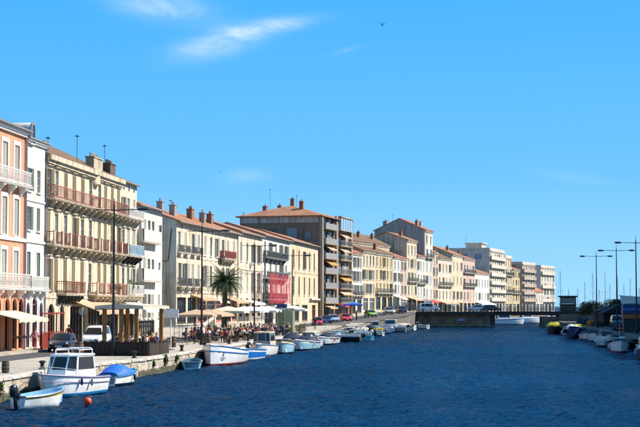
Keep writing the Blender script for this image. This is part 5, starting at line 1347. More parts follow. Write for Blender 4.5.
def body(pose):
    J = {}; S = 1.0
    if pose.startswith('sit'):
        lean = {'sit': .05, 'sit2': -.08, 'sit3': .16}[pose]
        pz = .52; J['pe'] = ((0, 0, pz), (.15, .12)); J['ch'] = ((lean*.6, 0, pz + .3), (.16, .12)); J['sh'] = ((lean, 0, pz + .5), (.12, .1)); J['ne'] = ((lean*1.15 + .01, 0, pz + .6), .055); J['he'] = ((lean*1.3 + .04, 0, pz + .73), (.095, .10)); J['hd'] = ((lean*1.3 + .03, 0, pz + .84), .07)
        arm = {'sit': (.42, .16), 'sit2': (.30, .12), 'sit3': (.5, .22)}[pose]
        for sd, sg in (('l', 1), ('r', -1)):
            J['ar' + sd] = ((lean, sg*.19, pz + .47), .06); J['el' + sd] = ((lean + .08, sg*.26, pz + .2), .045); J['wr' + sd] = ((arm[0] - .08 + lean, sg*.15, pz + arm[1]), .032); J['ha' + sd] = ((arm[0] + .02 + lean, sg*.12, pz + arm[1] + .01), .035)
            J['hi' + sd] = ((.05, sg*.1, pz - .02), .085); J['kn' + sd] = ((.45, sg*.13, pz - .01), .062); J['an' + sd] = ((.42 + (.08 if sg > 0 else -.05), sg*.12, .09), .042); J['to' + sd] = ((.56 + (.08 if sg > 0 else -.05), sg*.13, .04), .035)
    else:
        stp = {'stand': .04, 'walk': .24, 'stand2': .08}[pose]; pz = .94
        J['pe'] = ((0, 0, pz), (.15, .11)); J['ch'] = ((.01, 0, pz + .3), (.165, .12)); J['sh'] = ((.0, 0, pz + .5), (.12, .1)); J['ne'] = ((.01, 0, pz + .6), .055); J['he'] = ((.035, 0, pz + .72), (.095, .10)); J['hd'] = ((.03, 0, pz + .82), .07)
        for sd, sg in (('l', 1), ('r', -1)):
            f = stp*sg; J['ar' + sd] = ((0, sg*.2, pz + .47), .062); J['el' + sd] = ((-f*.5 - .02, sg*.26, pz + .2), .046); bend = .22 if (pose == 'stand2' and sg > 0) else 0
            J['wr' + sd] = ((-f*.7 + .08 + bend, sg*.25, pz - .04 + bend), .033); J['ha' + sd] = ((-f*.7 + .12 + bend*1.3, sg*.25, pz - .13 + bend*1.4), .036)
            J['hi' + sd] = ((0, sg*.095, pz - .06), .09); J['kn' + sd] = ((f*.7 + .04, sg*.1, .5), .062); J['an' + sd] = ((f*1.2 - .02, sg*.1, .09), .044); J['to' + sd] = ((f*1.2 + .13, sg*.12, .04), .036)
    E_ = [('pe', 'ch'), ('ch', 'sh'), ('sh', 'ne'), ('ne', 'he'), ('he', 'hd')]; pr = {'ch': 0, 'sh': 0, 'ne': 2, 'he': 2, 'hd': 2}
    for sd in 'lr':
        E_ += [('sh', 'ar' + sd), ('ar' + sd, 'el' + sd), ('el' + sd, 'wr' + sd), ('wr' + sd, 'ha' + sd), ('pe', 'hi' + sd), ('hi' + sd, 'kn' + sd), ('kn' + sd, 'an' + sd), ('an' + sd, 'to' + sd)]
        pr.update({'ar' + sd: 0, 'el' + sd: 0, 'wr' + sd: 2, 'ha' + sd: 2, 'hi' + sd: 1, 'kn' + sd: 1, 'an' + sd: 1, 'to' + sd: 3})
    me = figure('body', J, E_, 'pe', pr); hp = J['he'][0]
    mb = MB(); rings = []
    for i in range(6):
        tt = math.pi*.56*i/5; rr = math.sin(max(tt, .05))
        rings.append([(hp[0] - .015 + (.112 + (.01 if math.cos(2*math.pi*k/10) < 0 else -.012))*rr*math.cos(2*math.pi*k/10), hp[1] + .104*rr*math.sin(2*math.pi*k/10), hp[2] + .055 + .095*math.cos(tt) - (.06*i/5 if math.cos(2*math.pi*k/10) < .2 else 0)) for k in range(10)])
    mb.loft(rings); hair = mb.mesh('hair', mat('hair_dark', '#2b1d14', .7), True)
    return me, hair
POSES = {p: body(p) for p in ('sit', 'sit2', 'sit3', 'stand', 'walk', 'stand2')}
HAIR = {'dark': MC['hair_dark'], 'brown': mat('hair_brown', '#5a3b22', .7), 'fair': mat('hair_fair', '#a98652', .7), 'grey': mat('hair_grey', '#9a9690', .7)}
CLO = {n: mat('cloth_' + n, h, .85, .12) for n, h in (('red', '#a8322c'), ('white', '#e6e3dc'), ('black', '#1d1d20'), ('navy', '#232f52'), ('pink', '#d98a92'), ('orange', '#d85a26'), ('blue', '#4a72a8'), ('grey', '#7d7f80'), ('maroon', '#6a2428'), ('tan', '#b49670'), ('green', '#4f6b48'), ('lilac', '#a493c4'))}
def person(label, x, y, z, face, pose, shirt, legs, hair='dark', group=None, barelegs=False):
    me, hm = POSES[pose]
    p = link('person', me, None, (x, y, z), (0, 0, R(face)), (1, 1, rng.uniform(.96, 1.04)))
    for i, m_ in enumerate((CLO[shirt], CLO[legs], SKIN, SHOE)):
        sl = p.material_slots[i]; sl.link = 'OBJECT'; sl.material = m_
    h = link('hair', hm, p); h.material_slots[0].link = 'OBJECT'; h.material_slots[0].material = HAIR[hair]
    return tag(p, label, 'person', group)
person('person in a pink shirt and red shorts walking past the orange house', -33.6, 111.2, 1.1, -80, 'walk', 'pink', 'red', 'brown')
person('person in an orange shirt standing on the raised terrace', -31.6, 171.4, 2.3, -60, 'stand', 'orange', 'black')
person('person in black beside the orange shirt', -31.4, 174.2, 2.3, -120, 'walk', 'black', 'navy', 'dark')
person('person in dark navy and jeans standing left of the orange shirt on the terrace', -32.3, 168.4, 2.3, 40, 'stand2', 'navy', 'navy')
person('person in dark clothes standing beside the street lamp by the metal racks', -25.4, 132.5, 1.1, -150, 'stand', 'navy', 'black')
person('person in a white shirt standing at the street lamp by the metal racks', -25.0, 134.6, 1.1, 160, 'stand2', 'white', 'black', 'fair')
person('person in maroon walking past the large cream house arches', -34.6, 124.2, 1.1, 90, 'walk', 'maroon', 'black')
person('person in tan standing under the tan awning', -34.9, 131.8, 1.1, 0, 'stand2', 'tan', 'navy', 'grey')
person('person in black standing by the shops under the tan awning', -34.8, 136.4, 1.1, -30, 'stand', 'black', 'black')
person('person in a green shirt walking beside the white fronted house', -34.6, 150.5, 1.1, 90, 'walk', 'green', 'tan')
for (x, y, s_, l) in ((-22.9, 208, 'black', 'person in black walking on the quay past the green kiosk'), (-22.6, 276, 'red', 'person in red walking along the ramp by the red hatchback'), (-23.0, 279, 'black', 'person in black on the ramp behind the person in red'), (-14.5, 324, 'maroon', 'person in maroon walking on the bridge ramp'), (-15.8, 324.5, 'black', 'person in black leaning at the bridge ramp railing'), (-6.0, 324, 'blue', 'person in blue walking over the bridge'), (-17.2, 321, 'navy', 'person in navy standing at the top of the ramp')):
    person(l, x, y, zr(y) + .01, rng.uniform(0, 360), rng.choice(['walk', 'stand']), s_, rng.choice(['black', 'navy', 'grey']), rng.choice(list(HAIR)))

# café chairs, tables and guests
CH = mat('chair_dark', '#2c2622', .5); TB = mat('table_top', '#b9b4a8', .4)
mb = MB(); mb.box(-.2, .2, -.2, .2, .42, .46)
for sx in (-.18, .18):
    for sy in (-.18, .18): mb.box(sx - .015, sx + .015, sy - .015, sy + .015, 0, .42 if sx > 0 else .86)
mb.box(-.2, -.165, -.19, .19, .58, .88); chair_me = mb.mesh('cafe_chair', CH)
mb = MB(); mb.lathe([(.36, .70), (.37, .72), (.36, .74)], 14); tt_me = mb.mesh('table_top', TB); mb = MB(); mb.lathe([(.22, 0), (.2, .03), (.03, .06), (.03, .7)], 8); tl_me = mb.mesh('pedestal', CH)
rg = random.Random(21)
def cafe(x, y, where, n=3, z=None):
    z = zr(y) if z is None else z
    t = thing('cafe_table', 'small round café table ' + where, 'table', (x, y, z), 0, 'café tables ' + where); link('top', tt_me, t); link('pedestal', tl_me, t)
    a0 = rg.uniform(0, 360)
    for k in range(n):
        a = a0 + 360*k/n + rg.uniform(-15, 15); px, py = x + .66*math.cos(R(a)), y + .66*math.sin(R(a)); f = a + 180
        c = link('cafe_chair', chair_me, None, (px, py, z), (0, 0, R(f))); tag(c, 'dark café chair ' + where, 'chair', 'café chairs ' + where)
        if rg.random() < .88:
            sh = rg.choices(['red', 'white', 'black', 'navy', 'pink', 'orange', 'blue', 'grey', 'maroon', 'tan', 'lilac'], [3, 4, 4, 2, 1, 2, 1, 1, 4, 2, 1])[0]
            pp = rg.choice(['sit', 'sit2', 'sit3'])
            person('person in %s seated at a café table %s' % (sh, where), px + .02*math.cos(R(f)), py + .02*math.sin(R(f)), z - .02, f, pp, sh, rg.choice(['black', 'navy', 'grey', 'tan']), rg.choice(['dark', 'dark', 'brown', 'fair', 'grey']), 'guests %s' % where)
for (x, y) in ((-23.4, 138), (-25.6, 139.5), (-23.2, 141.5), (-25.4, 143.4), (-23.6, 145.4), (-26.2, 147.2), (-23.4, 149.2), (-25.2, 151.4), (-23.5, 153.4)):
    cafe(x, y, 'under the tan parasols', rg.choice([2, 3, 3, 4]))
for (x, y) in ((-23.3, 157.6), (-25.4, 159), (-23.2, 163.8), (-25.6, 165.2), (-23.4, 168), (-25.2, 170.4), (-23.3, 172.6), (-25.4, 175)):
    cafe(x, y, 'near the white parasols', rg.choice([2, 3, 3, 4]))
for (x, y) in ((-27.6, 142), (-27.8, 148.5), (-28.2, 155), (-27.4, 161.5), (-23.2, 178.5), (-25.2, 180.5), (-27.4, 168.5), (-27.6, 176)):
    cafe(x, y, 'back towards the road', rg.choice([3, 3, 4]))
for (x, y) in ((-26.4, 106.5), (-25.2, 109), (-26.8, 111.5), (-25.4, 114.5), (-27, 116.6)): cafe(x, y, 'under the wooden café canopy', rg.choice([2, 3]))

# parasols
def parasol(x, y, z, w, h, m, label, group=None, rot=0):
    t = thing('parasol', label, 'parasol', (x, y, z), R(rot), group)
    mb = MB(); mb.tube([(0, 0, 0), (0, 0, h + .45)], .035, 6); mb.build('pole', BWOOD, t); mb = MB(); mb.lathe([(.28, 0), (.26, .08), (.05, .1)], 10); mb.build('base', IRON, t)
    mb = MB(); c = (0, 0, h + .5); r = w/2; N = 8; rim = []
    for k in range(N):
        a = 2*math.pi*k/N; s_ = r/max(abs(math.cos(a)), abs(math.sin(a))); rim.append((s_*math.cos(a), s_*math.sin(a), h - (.03 if k % 2 else 0)))
    for k in range(N):
        p, q = rim[k], rim[(k + 1) % N]; mb.add([c, p, q], [(0, 1, 2)]); mb.add([(0, 0, h + .46), (p[0], p[1], p[2] - .03), (q[0], q[1], q[2] - .03)], [(2, 1, 0)]); mb.quad(p, q, (q[0], q[1], q[2] - .22), (p[0], p[1], p[2] - .22))
    cn = mb.build('canopy', m, t, fix=False); mb = MB()
    for k in range(N): mb.tube([(0, 0, h - .1), tuple(v*.95 for v in rim[k][:2]) + (h - .06,)], .015, 4)
    mb.build('ribs', BWOOD, cn)
for (x, y, r_) in ((-26.8, 140.5, 3), (-26.6, 145.8, -4), (-26.9, 151, 2)): parasol(x, y, zr(y), 3.6, 2.6, AWN_T, 'large square tan café parasol between the barrel and the palm', 'tan café parasols', r_)
parasol(-26.4, 156.4, 1.1, 4.0, 2.9, AWN_C, 'large square cream café parasol beside the palm')
for (x, y, r_) in ((-26.2, 166, 5), (-26.4, 171.6, -3), (-25.9, 177.5, 4), (-26.0, 183, 0)): parasol(x, y, zr(y), 3.7, 2.9, AWN_W, 'large square white café parasol past the palm', 'white café parasols', r_)
parasol(-23.9, 283, 1.9, 3.4, 2.9, AWN_B, 'bright blue parasol by the apartment block', None, 10)
parasol(-25.5, 300, 2.4, 2.6, 2.6, mat('green_canvas', '#6f9a3c', .85), 'green parasol before the ochre house')

# wooden café canopy with its dark planter fence
WOOD = mat('orange_timber', '#94662f', .6, .25, 6)
t = thing('cafe_canopy', 'cream canvas café canopy on orange timber posts', 'canopy', (-25.6, 110, 1.1))
for (x, y) in ((-26.4, 104), (-25.2, 104), (-24.1, 104), (-24.0, 111.8), (-26.6, 111.8)):
    mb = MB(); mb.box(-.13, .13, -.13, .13, 0, 3.4); mb.build('post', WOOD, t, (x + 25.6, y - 110, 0))
mb = MB(); mb.box(-1.1, 1.75, -6.2, -6.0, 3.2, 3.4); mb.box(-1.1, 1.75, 1.7, 1.9, 3.2, 3.4); mb.build('beam', WOOD, t)
mb = MB(); n = 12
for k in range(n):
    y0, y1 = -6.6 + 8.9*k/n, -6.6 + 8.9*(k + 1)/n; sg = .06*math.sin(k*1.7)
    for (xa, xb_, za, zb_) in ((-1.35, .4, 3.42, 3.56), (.4, 2.1, 3.56, 3.42)):
        mb.quad((xa, y0, za), (xb_, y0, zb_), (xb_, y1, zb_), (xa, y1, za)); mb.quad((xa, y0, za - .03), (xa, y1, za - .03), (xb_, y1, zb_ - .03), (xb_, y0, zb_ - .03))
    mb.quad((2.1, y0, 3.4), (2.1, y1, 3.4), (2.12, y1, 3.2 - sg), (2.12, y0, 3.2 + sg)); mb.quad((-1.35, y0, 3.4), (-1.35, y1, 3.4), (-1.37, y1, 3.12), (-1.37, y0, 3.12))
for k in range(8):
    xa, xb_ = -1.35 + 3.45*k/8, -1.35 + 3.45*(k + 1)/8; zf = lambda x: 3.56 - abs(x - .4)*.08
    mb.quad((xa, -6.6, zf(xa)), (xb_, -6.6, zf(xb_)), (xb_, -6.62, 3.2), (xa, -6.62, 3.24 if k % 2 else 3.18))
mb.build('canvas', AWN_C, t, fix=False)
HEDGE = mat('dark_wattle', '#3a2e26', .9, .5, 8, bmp=1, bscale=12)
t = thing('planter_fence', 'dark brown slatted planter fence round the wooden café canopy', 'fence', (-27, 100.6, 1.1))
for k in range(30):
    mb = MB() if k == 0 else mb
    if k == 0: mb.box(-.07, .07, -.05, .05, 0, .98); sl_me = mb.mesh('slat', HEDGE)
    link('slat', sl_me, t, (.08 + .15*k, rng.uniform(-.03, .03), 0), (0, 0, rng.uniform(-.1, .1)), (1, 1, rng.uniform(.9, 1.08)))
for k in range(26): link('slat', sl_me, t, (4.55, .2 + .25*k, 0), (0, 0, math.pi/2 + rng.uniform(-.1, .1)), (1.6, 1, rng.uniform(.8, 1.0)))
mb = MB(); mb.box(-.02, 4.6, .06, .12, .25, .35); mb.box(-.02, 4.6, .06, .12, .85, .95); mb.build('rail', HEDGE, t)
mb = MB(); mb.box(.1, 4.4, .15, .7, 0, .5); mb.build('trough', WOOD, t)
link('foliage', leaves_mesh('foliage', LEAFD, [((.6 + .7*k, .45, .75), (.5, .3, .4)) for k in range(6)], 600, .09, 77), t)
# barrels
def barrel(x, y, label, s=1.0, z=1.1):
    t = thing('barrel', label, 'barrel', (x, y, z)); mb = MB(); n = 16
    mb.lathe([(.26*s, 0), (.31*s, .25*s), (.33*s, .5*s), (.31*s, .75*s), (.26*s, 1.0*s), (.23*s, 1.0*s), (.23*s, .92*s)], n); mb.build('staves', mat('barrel_oak', '#6e5746', .8, .3, 7, bmp=.5), t, smooth=30)
    for z_ in (.12, .34, .68, .9):
        mb = MB(); r = (.335 - .28*(z_ - .5)**2)*s; mb.lathe([(r*.97, z_*s - .03), (r, z_*s - .03), (r, z_*s + .03), (r*.97, z_*s + .03)], n); mb.build('hoop', IRON, t)
barrel(-26.75, 98.6, 'old oak barrel at the corner of the planter fence'); barrel(-24.0, 74.4, 'brown barrel on the quay before the orange house', .62); barrel(-25.2, 122, 'oak barrel near the metal racks', .9); barrel(-24.9, 136.4, 'oak barrel at the first café tables under the tan parasols', .9)
# sign pole, notice board, racks
t = thing('road_sign', 'round road sign on a pale pole beside the dark navy car', 'road sign', (-30.2, 112.2, 1.1)); mb = MB(); mb.tube([(0, 0, 0), (0, 0, 3.3)], .045, 8); mb.build('pole', mat('cream_pole', '#cfc6a8', .5), t); mb = MB(); mb.lathe([(.33, 0), (.33, .03)], 20); mb.v = [(a, c_, b_) for a, b_, c_ in mb.v]; mb.build('disc', mat('sign_back', '#8f9488', .5), t, (0, .06, 3.0))
t = thing('menu_board', 'white sign board on a white pole beside the wooden café canopy', 'sign', (-23.9, 114.9, 1.1)); mb = MB(); mb.tube([(0, 0, 0), (0, 0, 3.2)], .045, 8); mb.build('pole', WHITE, t); mb = MB(); mb.box(-.6, .6, -.05, .05, 2.5, 3.15); mb.build('board', WHITE, t); mb = MB(); mb.lathe([(.3, 0), (.3, .06)], 12); mb.build('base', IRON, t)
t = thing('metal_rack', 'pair of tall silver ladder frames standing on the promenade', 'rack', (-26.0, 129.2, 1.1), R(10))
for k, x in enumerate((-.35, .35)):
    mb = MB()
    for dx in (-.22, .22): mb.tube([(x + dx, 0, 0), (x + dx, 0, 2.5)], .03, 6)
    for j in range(6): mb.tube([(x - .22, 0, .3 + .4*j), (x + .22, 0, .3 + .4*j)], .022, 5)
    mb.build('ladder_frame', GALV, t)
mb = MB(); mb.tube([(-.57, 0, 1.2), (-.5, .9, 0)], .025, 5); mb.tube([(.57, 0, 1.2), (.5, .9, 0)], .025, 5); mb.build('brace', GALV, t)
# red terrace screen
RW = mat('red_timber', '#8a2f22', .6, .2, 5); t = thing('terrace_screen', 'red timber terrace screen before the narrow white house', 'screen', (-34.2, 114.6, 1.1))
for k in range(26):
    if k == 0: mb = MB(); mb.box(-.03, .03, -.11, .11, .05, 1.25); pl_me = mb.mesh('plank', RW)
    link('plank', pl_me, t, (rng.uniform(-.01, .01), .15 + .24*k, 0), (0, 0, 0), (1, 1, rng.uniform(.97, 1.02)))
for k in range(4): mb = MB(); mb.box(-.05, .05, -.05, .05, 0, 2.9); mb.build('post', RW, t, (.08, .1 + 2.05*k, 0))
mb = MB(); mb.box(.03, .13, 0, 6.4, 2.75, 2.87); mb.box(.03, .1, 0, 6.4, 1.28, 1.36); mb.build('rail', RW, t)
# raised terrace and its ramp in front of the long house
mb = MB(); mb.add([(-35.8, 160, 1.1), (-30.4, 160, 1.1), (-30.2, 168, 2.3), (-35.6, 168, 2.3), (-34.5, 200, 2.3), (-29.4, 200, 2.3), (-34.5, 200, .9), (-29.4, 200, .9), (-30.4, 160, .9), (-30.2, 168, .9), (-35.8, 160, .9)], [(0, 1, 2, 3), (3, 2, 5, 4), (1, 8, 9, 2), (2, 9, 7, 5), (4, 5, 7, 6)])
tag(mb.build('terrace', PAVE, fix=False), kind='structure')
t = thing('parapet', 'low stone parapet climbing the ramp beside the terrace', 'wall', (-30.3, 160, 1.1)); mb = MB(); mb.add([(-.15, 0, -.2), (.15, 0, -.2), (.15, 0, .8), (-.15, 0, .8), (.05, 8, -.2), (.35, 8, -.2), (.35, 8, 2.0), (.05, 8, 2.0)], [(0, 1, 2, 3), (4, 7, 6, 5), (1, 5, 6, 2), (0, 3, 7, 4)]); mb.build('wall', CONC, t); mb = MB(); mb.add([(-.22, 0, .8), (.22, 0, .8), (.42, 8, 2.0), (-.02, 8, 2.0), (-.22, 0, .92), (.22, 0, .92), (.42, 8, 2.12), (-.02, 8, 2.12)], [(0, 3, 2, 1), (4, 5, 6, 7), (0, 1, 5, 4), (1, 2, 6, 5), (2, 3, 7, 6), (3, 0, 4, 7)]); mb.build('coping', COPE, t)
# green kiosk
GG = glassy('green_glass', (.24, .30, .17), .15); t = thing('kiosk', 'green glazed kiosk with a dark blue sign box on top', 'kiosk', (-23.8, 183.5, 1.1))
mb = MB()
for x in (-.95, 0, .95):
    for y_ in (-.8, .8): mb.box(x - .06, x + .06, y_ - .06, y_ + .06, 0, 3.0)
mb.box(-1.15, 1.15, -1, 1, 3.0, 3.15); mb.build('frame', AWN_C, t)
for x0 in (-.89, .06): mb = MB(); mb.box(x0, x0 + .83, -.79, -.76, .15, 2.95); mb.build('panel', GG, t)
for y0 in (-.74, .02): mb = MB(); mb.box(.92, .95, y0, y0 + .7, .15, 2.95); mb.build('panel', GG, t)
mb = MB(); mb.box(-1.0, .2, -.9, -.2, 3.16, 3.65); mb.build('sign_box', mat('navy_sign', '#1d2f6a', .5), t)
parasol(-23.4, 188.5, 1.1, 3.2, 3.0, AWN_W, 'small white parasol just behind the green kiosk')
# red netting on a scaffold
RN = mat('red_net', '#c23a46', .9, .25, 3)
_nt = RN.node_tree; _b = [n for n in _nt.nodes if n.type == 'BSDF_PRINCIPLED'][0]; _o = [n for n in _nt.nodes if n.type == 'OUTPUT_MATERIAL'][0]      # open weave: part of the light passes straight through
_tr = _nt.nodes.new('ShaderNodeBsdfTransparent'); _mx = _nt.nodes.new('ShaderNodeMixShader'); _nt.links.new(ramp(_nt, noise(_nt, 1.1, 4, .6, coords(_nt)), [(.35, (.25,)*3), (.65, (.62,)*3)]), _mx.inputs[0])
_nt.links.new(_b.outputs[0], _mx.inputs[1]); _nt.links.new(_tr.outputs[0], _mx.inputs[2]); _nt.links.new(_mx.outputs[0], _o.inputs[0])
t = thing('scaffold', 'scaffold hung with red debris netting before the grey balconies', 'scaffold', (-32.2, 219.5, 2.6), math.atan2(1, .05))
mb = MB()
for k in range(8):
    for y_ in (-.1, -1.1): mb.tube([(2.6*k, y_, 0), (2.6*k, y_, 7.2)], .03, 5)
for z_ in (1.5, 3.4, 5.3, 7.1):
    for y_ in (-.1, -1.1): mb.tube([(0, y_, z_), (18.2, y_, z_)], .03, 5)
mb.build('tubes', GALV, t)
for k in range(7):
    top = (6.7, 6.8, 6.75, 6.4, 6.8, 6.7, 6.5)[k]; mb = MB(); W2 = 2.45; n, m_ = 14, 24
    g = [[(2.6*k + .2 + W2*i/n, -1.18 - .10*abs(math.sin(i*.6 + k + j*.25)), 2.3 + (top - 2.3)*j/m_ + .06*math.sin(i*.7 + k)) for i in range(n + 1)] for j in range(m_ + 1)]
    for j in range(m_):
        for i in range(n):
            if rng.random() < .05: continue
            mb.quad(g[j][i], g[j][i + 1], g[j + 1][i + 1], g[j + 1][i])
    mb.build('net', RN, t, fix=False)
# balcony plants
for k, (x, y, z, h) in enumerate(((-35.3, 142.2, 5.6, 1.0), (-35.3, 144.6, 5.6, .8), (-35.2, 149.6, 5.65, 1.3), (-35.3, 152.0, 5.65, 1.1))):
    t = thing('potted_plant', ['leafy pot plant on the lowest red balcony', 'shorter pot plant on the lowest red balcony', 'tall pot plant on the white balcony beside the red ones', 'second pot plant on the white balcony beside the red ones'][k], 'plant', (x, y, z)); mb = MB(); mb.lathe([(.13, 0), (.18, .3), (.16, .3), (.15, .26)], 10); mb.build('pot', brick, t); link('foliage', leaves_mesh('foliage', LEAF, [((0, 0, .3 + h*.5), (.35, .35, h*.5))], 220, .09, 90 + k), t)

# ------------------------------------------------------------------ shaded quay
for k, (x, y, h, r) in enumerate(((20.2, 294, 4.2, 2.2), (25.4, 290, 4.6, 2.6), (26.2, 300, 5.0, 2.8), (26.8, 268, 4.0, 2.2), (22.6, 305, 4.4, 2.4), (29, 284, 4.2, 2.6), (31, 300, 4.8, 2.8), (34.5, 312, 4.6, 3.0))):
    tree('tamarisk_tree', 'dark bushy tree on the shaded quay beyond the lamps', 'tree', (x, y, QZ), h, r, LEAFD, 100 + k, 2600, 'dark trees on the shaded quay', .15)
t = thing('control_cabin', 'dark bridge control cabin with a band of windows', 'cabin', (18.7, 326.5, 1.2)); t.scale = (1.25, 1.2, 1.0); DKC = mat('cabin_dark', '#2a2d30', .6)
mb = MB(); mb.box(-1.3, 1.3, -1.3, 1.3, 0, 3.6); mb.build('wall', DKC, t); mb = MB(); mb.box(-1.6, 1.6, -1.6, 1.6, 5.2, 5.5); mb.box(-1.3, 1.3, -1.3, 1.3, 5.0, 5.2); mb.build('roof', DKC, t); mb = MB(); mb.box(-1.5, 1.5, -1.5, 1.5, 3.6, 3.75); mb.build('floor_slab', DKC, t)
for sd in (-1.28, 1.25):
    mb = MB(); mb.box(-1.2, 1.2, sd, sd + .03, 3.8, 5.0); mb.build('window', glassy('cabin_glass', (.1, .12, .13), .08), t); mb = MB(); mb.box(sd, sd + .03, -1.2, 1.2, 3.8, 5.0); mb.build('window', glassy('cabin_glass', (.1, .12, .13), .08), t)
for sx in (-1.25, 1.25):
    for sy in (-1.25, 1.25): mb = MB(); mb.box(sx - .07, sx + .07, sy - .07, sy + .07, 3.75, 5.0); mb.build('corner_post', DKC, t)
TAR = mat('tarred_boards', '#1d1a18', .8, .4, 3, bmp=.5, bscale=5)
for k, (x, y, w, L_, h, l) in enumerate(((19.6, 243, 3.2, 9, 2.2, 'dark tarred fishing shed behind the orange float heap'), (20.4, 262, 3.4, 12, 2.4, 'dark tarred fishing shed behind the covered net pile'), (23.5, 278, 4, 9, 2.8, 'tallest dark shed near the bridge end of the shaded quay'))):
    t = thing('fishing_shed', l, 'shed', (x, y, QZ)); n_ = int(L_/.5)
    for j in range(n_):
        if j == 0: mb = MB(); mb.box(-.04, .04, -.23, .23, 0, h); pm = mb.mesh('board', TAR)
        link('board', pm, t, (rng.uniform(-.015, .015), .25 + .5*j, 0))
    mb = MB(); mb.box(.05, w, 0, L_, 0, h - .05); mb.build('wall', TAR, t)
    for j in range(int(w/.5)): link('board', pm, t, (.3 + .5*j, -.05, 0), (0, 0, math.pi/2))
    mb = MB(); mb.add([(-.35, -.3, h - .12), (w + .3, -.3, h - .12), (w + .3, L_ + .3, h - .12), (-.35, L_ + .3, h - .12), (w/2, -.3, h + .8), (w/2, L_ + .3, h + .8)], [(0, 3, 2, 1), (0, 4, 5, 3), (1, 2, 5, 4), (0, 1, 4), (3, 5, 2)]); mb.build('roof', mat('tar_felt', '#2a2a2c', .85, .3, 2), t)
    mb = MB(); mb.box(-.1, -.05, L_*.3, L_*.3 + 1.1, .05, 2.1); d_ = mb.build('door', RUST, t); mb = MB(); mb.box(-.16, -.1, L_*.3 + .9, L_*.3 + 1.0, 1.0, 1.1); mb.build('handle', IRON, d_)
# ticket stall with its blue sign
def text_mesh(body_, size, m, parent, loc, rot, ext=.01):
    cu = bpy.data.curves.new('txt', 'FONT'); cu.body = body_; cu.size = size; cu.extrude = ext; cu.align_x = 'CENTER'; cu.align_y = 'CENTER'
    o = bpy.data.objects.new('txt', cu); COL.objects.link(o); bpy.context.view_layer.update(); dg = bpy.context.evaluated_depsgraph_get(); me = bpy.data.meshes.new_from_object(o.evaluated_get(dg)); bpy.data.objects.remove(o); bpy.data.curves.remove(cu); me.materials.clear(); me.materials.append(m); return link('lettering', me, parent, loc, rot)
t = thing('ticket_stall', 'quay stall with a lettered blue fascia over an orange band', 'stall', (18.55, 188, QZ))
mb = MB(); mb.box(-1.0, 1.0, 0, 2.2, 0, 1.65); mb.build('counter', DKC, t); mb = MB(); mb.box(-1.1, 1.1, -.12, 2.3, 1.66, 2.2); mb.build('orange_band', mat('orange_band', '#a85a2c', .6), t)
mb = MB(); mb.box(-1.1, 1.1, -.16, 2.3, 2.26, 3.3); f_ = mb.build('fascia', mat('navy_fascia', '#16336e', .5), t); text_mesh('SEAMPOLE', .47, mat('pale_blue_letters', '#6f9be0', .5), f_, (0, -.18, 2.8), (R(90), 0, 0))
mb = MB(); mb.loft([[(-1.1, -.1, 3.3), (1.1, -.1, 3.3), (1.1, 2.3, 3.3), (-1.1, 2.3, 3.3)], [(-.8, .4, 3.5), (.8, .4, 3.5), (.8, 1.8, 3.5), (-.8, 1.8, 3.5)]]); mb.build('roof', DKC, t)
bt = Boat('white hulled yacht standing ashore on a cradle behind the blue stall', 22.4, 204, -160, 8.5, 2.8, 2.0, 1.6, BW, paint('#4a6f94'), None, BW, BW, .75, fore=.5, name='yacht', z=3.9); bt.cabin(-1.4, .8, .9, .6, 1.6)
mb = MB()
for x in (-2.4, 0, 2.4):
    for sd in (-1, 1): mb.tube([(x, sd*1.3, -2.6), (x, sd*.8, .05)], .07, 6)
    mb.box(x - .1, x + .1, -1.4, 1.4, -2.6, -2.45); mb.box(x - .1, x + .1, -.15, .15, -2.5, -.28)
mb.build('cradle', RUST, bt.t)
for k, (x, y, w, h, m_, l) in enumerate(((17.6, 262, 2.2, 1.3, TARPD, 'dark tarpaulin covered net pile on the shaded quay'), (17.5, 240, 1.8, 1.1, mat('orange_gear', '#b5651e', .8, .3, 6), 'orange heap of floats on the shaded quay'), (17.7, 232.5, 2.0, 1.0, mat('brown_net', '#3a3024', .9, .4, 8), 'brown fishing net heap on the shaded quay'), (17.7, 195, 1.8, 1.2, TARPD, 'dark covered heap beside the double armed lamps'))):
    t = thing('net_heap', l, 'net pile', (x, y, QZ)); rg2 = random.Random(300 + k); mb = MB()
    for _ in range(7): mb.blob((rg2.uniform(-.4, .4)*w*.6, rg2.uniform(-.5, .5)*w, h*rg2.uniform(.15, .5)), (w*.35, w*.4, h*.5), 9, 5, 0, .15, rg2)
    mb.build('pile', m_, t, smooth=60)
    mb = MB(); mb.box(-w*.5, w*.5, -w*.8, w*.8, 0, .1); mb.build('pallet', WOOD, t)
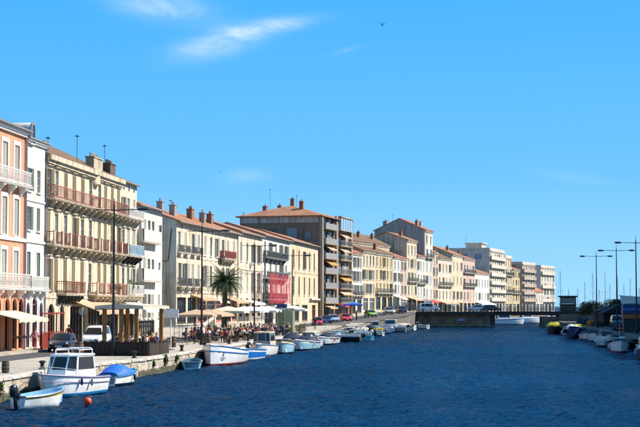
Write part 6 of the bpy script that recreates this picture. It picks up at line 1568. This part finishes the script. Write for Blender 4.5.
# marina masts beyond the bridge
rg = random.Random(8)
for k, px in enumerate((.052, .0575, .064, .0685, .073, .0775, .0815, .0855, .0895, .094, .0985, .103, .107, .048)):
    y = rg.uniform(400, 470); h = rg.uniform(9, 14.5)
    bt = Boat('white sailing yacht with bare mast in the marina past the bridge', px*y, y, rg.uniform(60, 120), 9, 2.8, 1.5, 1.1, BW, BNAVY, None, BW, BW, .7, fore=.5, name='sailing_yacht', group='sailing yachts beyond the bridge')
    mb = MB(); mb.tube([(.6, 0, 1.0), (.6, 0, h)], [.09, .05], 6); mb.tube([(.6, 0, 2.3), (-3.2, 0, 2.4)], .06, 5); mb.tube([(.6, -.9, h*.6), (.6, .9, h*.6)], .03, 4); mb.build('mast', GALV, bt.t); mb = MB()
    for e in ((4.3, 0, 1.4), (-4.4, 0, 1.1), (.5, 1.3, 1.1), (.5, -1.3, 1.1)): mb.tube([(.6, 0, h - .1), e], .012, 3)
    mb.build('rigging', GALV, bt.t); bt.cabin(-2.2, 1.4, .9, .5, 1.25)
# birds
def bird(x, y, z, s, label, m, rot, up=.3):
    t = thing('bird', label, 'bird', (x, y, z), rot); mb = MB(); mb.loft([[(q*s, r*s*math.cos(2*math.pi*k/8), r*s*math.sin(2*math.pi*k/8)) for k in range(8)] for q, r in ((-.3, .01), (-.18, .05), (0, .075), (.15, .06), (.22, .045), (.3, .01))]); mb.build('body', m, t, smooth=60)
    for sd in (-1, 1): mb = MB(); mb.add([(.1*s, sd*.04*s, .02*s), (-.1*s, sd*.04*s, .02*s), (-.12*s, sd*.35*s, up*.4*s), (.1*s, sd*.32*s, up*.42*s), (-.14*s, sd*.75*s, up*.35*s)], [(0, 1, 2, 3), (3, 2, 4)]); mb.build('wing', m, t)
bird(-5.8, 90, 21.5, .4, 'dark bird flying high over the canal', mat('bird_dark', '#2a2c33', .8), 2.2, .9); bird(-13.5, 150, 18.7, .5, 'white gull flying above the rooftops', WHITE, .4, .5); bird(-26.2, 150, 18.1, .4, 'small dark bird flying near the rooftops', mat('bird_dark', '#2a2c33', .8), 1.2, .6)
